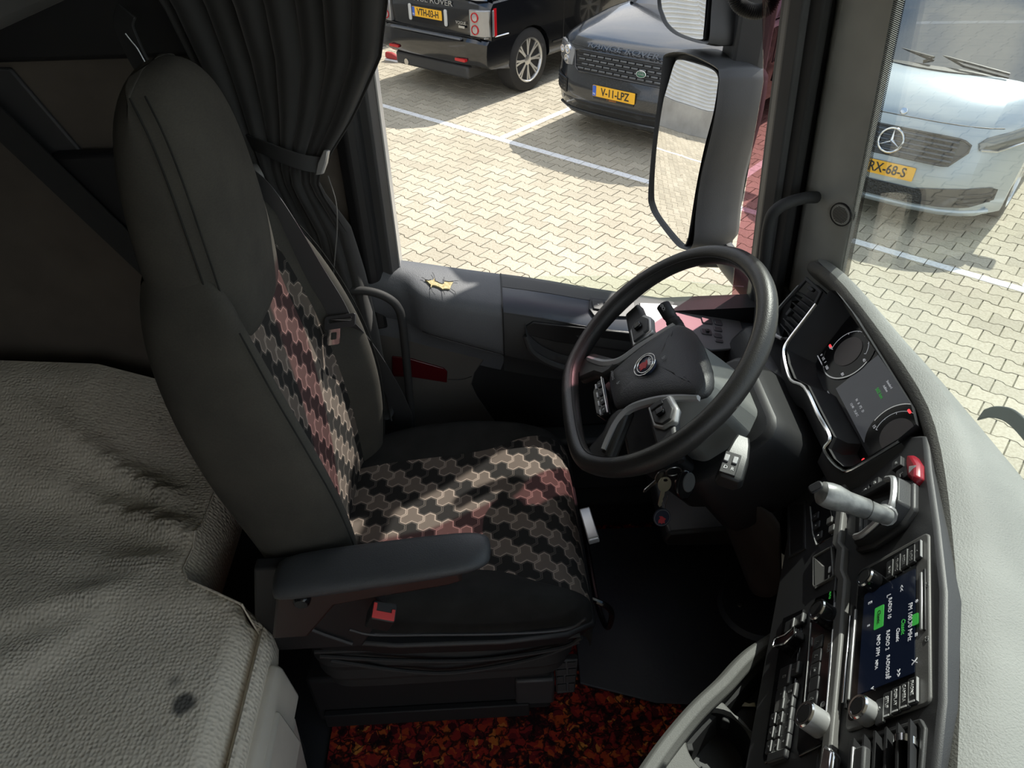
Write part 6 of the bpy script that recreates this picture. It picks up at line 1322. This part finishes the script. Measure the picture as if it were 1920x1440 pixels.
se = obj('star_ring', G().tube([GF3(.095 * math.cos(a), .095 * math.sin(a), .046) for a in [2 * math.pi * k / 40 for k in range(40)]], .009, 8, closed=True), MA['chrome'], C3, local=True)
for a in (90, 210, 330):
    u_ = V((math.cos(R(a)), math.sin(R(a)))); v2_ = V((-u_.y, u_.x))
    obj('star_point', G().add([GF3(*(u_ * .093), .046), GF3(*(v2_ * .018 + u_ * -.008), .038), GF3(*(v2_ * -.018 + u_ * -.008), .038), GF3(0, 0, .056)], [(0, 1, 3), (0, 3, 2), (0, 2, 1), (1, 2, 3)]), MA['chrome'], se, local=True, smooth=0)
bs = V((4.30, 0, .965)); obj('bonnet_badge', G().lathe([(.001, .006), (.024, .005), (.028, 0), (.001, 0)], Fr((4.352, 0, .932), (0, 1, 0), (-.6, 0, .8)), 20), MA['chrome'], C3, local=True)
number_plate(C3, Fr((4.487, 0, .50), (0, 1, 0), (-.1, 0, 1)), 'VRX-68-S', 0, .0, .012)
for s in (-1, 1):
    hp_ = [(.60, .79), (.64, .835), (.76, .875), (.86, .91), (.90, .925), (.905, .87), (.87, .79), (.72, .735), (.62, .742)]
    hd_ = [V((sf3(y, z), s * y, z)) for y, z in hp_]; cen = sum(hd_, V()) / 9
    hl_ = obj('headlight', G().loft([[p - V((.10, s * .06, 0)) for p in hd_], [p + V((.020, s * .012, 0)) for p in hd_], [p.lerp(cen, .2) + V((.03, s * .02, 0)) for p in hd_]]), plain('lamp_smoke', (.16, .17, .17), .06, .6), C3, local=True, smooth=50)
    obj('lamp_strip', G().tube([hd_[i] + V((.028, s * .018, .008)) for i in (8, 7, 6, 5)], .010, 6), MA['chrome'], hl_, local=True)
    obj('bumper_intake', band(span(.30, .84, 12), lambda p: lerp([(.30, .27), (.70, .285), (.84, .34)], p), lambda p: lerp([(.30, .40), (.52, .435), (.78, .455), (.84, .43)], p), lambda p, q: V((sf3(p, q) + .014, s * p, q))), MA['lampdark'], C3, local=True)
    for k in range(3): obj('intake_bar', G().tube([V((sf3(.62, .36) + .026, s * .62, .315 + k * .04)), V((sf3(.72, .36) + .026, s * .72, .325 + k * .036)), V((sf3(.82, .37) + .026, s * .82, .335 + k * .033))], .006, 6), MA['hub'], C3, local=True)
    obj('door_mirror', G().loft([[V((3.45 + d, s * y, z)) for y, z in ((.92, 1.12), (1.12, 1.10), (1.14, 1.26), (.95, 1.28))] for d in (0, .12)]), MA['silverpaint'], C3, local=True, bevel=.03)
mg = Mt('mesh_black', (.02, .02, .02), .4); mg.bump(mg.voro(60), 1, .01)
obj('lower_mesh', G().loft([[V((sf3(y, .34) + d, y, z)) for d, z in ((-.08, .275), (.022, .275), (.022, .395), (-.08, .395))] for y in [-.36 + .09 * i for i in range(9)]]), mg.m, C3, local=True)
obj('front_lip', G().tube([V((sf3(y, .235), y, .235)) for y in [-.82 + .082 * i for i in range(21)]], .022, 8), MA['silverpaint'], C3, local=True)
obj('bonnet_gap', G().tube([V((sf3(y, .90) + .001, y, .90)) for y in [-.72 + .09 * i for i in range(17)]], .004, 6), MA['ink'], C3, local=True)
obj('cowl', G().loft([[V((3.80 - .30 * (abs(y) / .84) ** 2.2, y, 1.135)), V((3.70 - .30 * (abs(y) / .84) ** 2.2, y, 1.155)), V((3.66 - .30 * (abs(y) / .84) ** 2.2, y, 1.10)), V((3.8 - .30 * (abs(y) / .84) ** 2.2, y, 1.10))] for y in [-.84 + .12 * i for i in range(15)]]), MA['hub'], C3, local=True)
for s in (1, -.2): obj('wiper_arm', G().tube([V((3.72, s * .55, 1.165)), V((3.70, s * .2, 1.20)), V((3.60, s * .2 - .35, 1.215))], .010, 6), MA['hub'], C3, local=True)
obj('screen_tag', G().prism([(-.02, -.06), (.02, -.05), (.025, .05), (-.015, .06)], 0, .01, Fr((3.05, .30, 1.66), (0, 1, 0), (-.6, 0, .8))), plain('tag_red_card', (.6, .03, .03), .5), C3, local=True)
# ---------------- a bystander's shoe behind the black car
sf = at(741, 112, Z=.02); SHF = Fr((sf.x - .02, sf.y, .0), (.8, -.55, 0), (.55, .8, 0)); SHF.N = V((0, 0, 1))
SN = thing('sneaker', 'white and red sneaker on the paving beside the black SUV', 'shoe', SHF(0, 0, 0))
so3 = [(-.14, -.045), (-.05, -.04), (.08, -.05), (.135, -.03), (.15, 0), (.135, .03), (.08, .048), (-.05, .035), (-.14, .04), (-.155, 0)]
obj('sole', G().prism(so3, .002, .03, SHF), MA['white'], SN, bevel=.006)
obj('upper', G().loft([[SHF(p, q, .03) for p, q in so3], [SHF(p * .96 - .005, q * .95, .06) for p, q in so3], [SHF(p * .62 - .05, q * .8, .10) for p, q in so3], [SHF(p * .42 - .075, q * .8, .125) for p, q in so3]]), plain('shoe_red', (.35, .03, .03), .6), SN, sub=1)
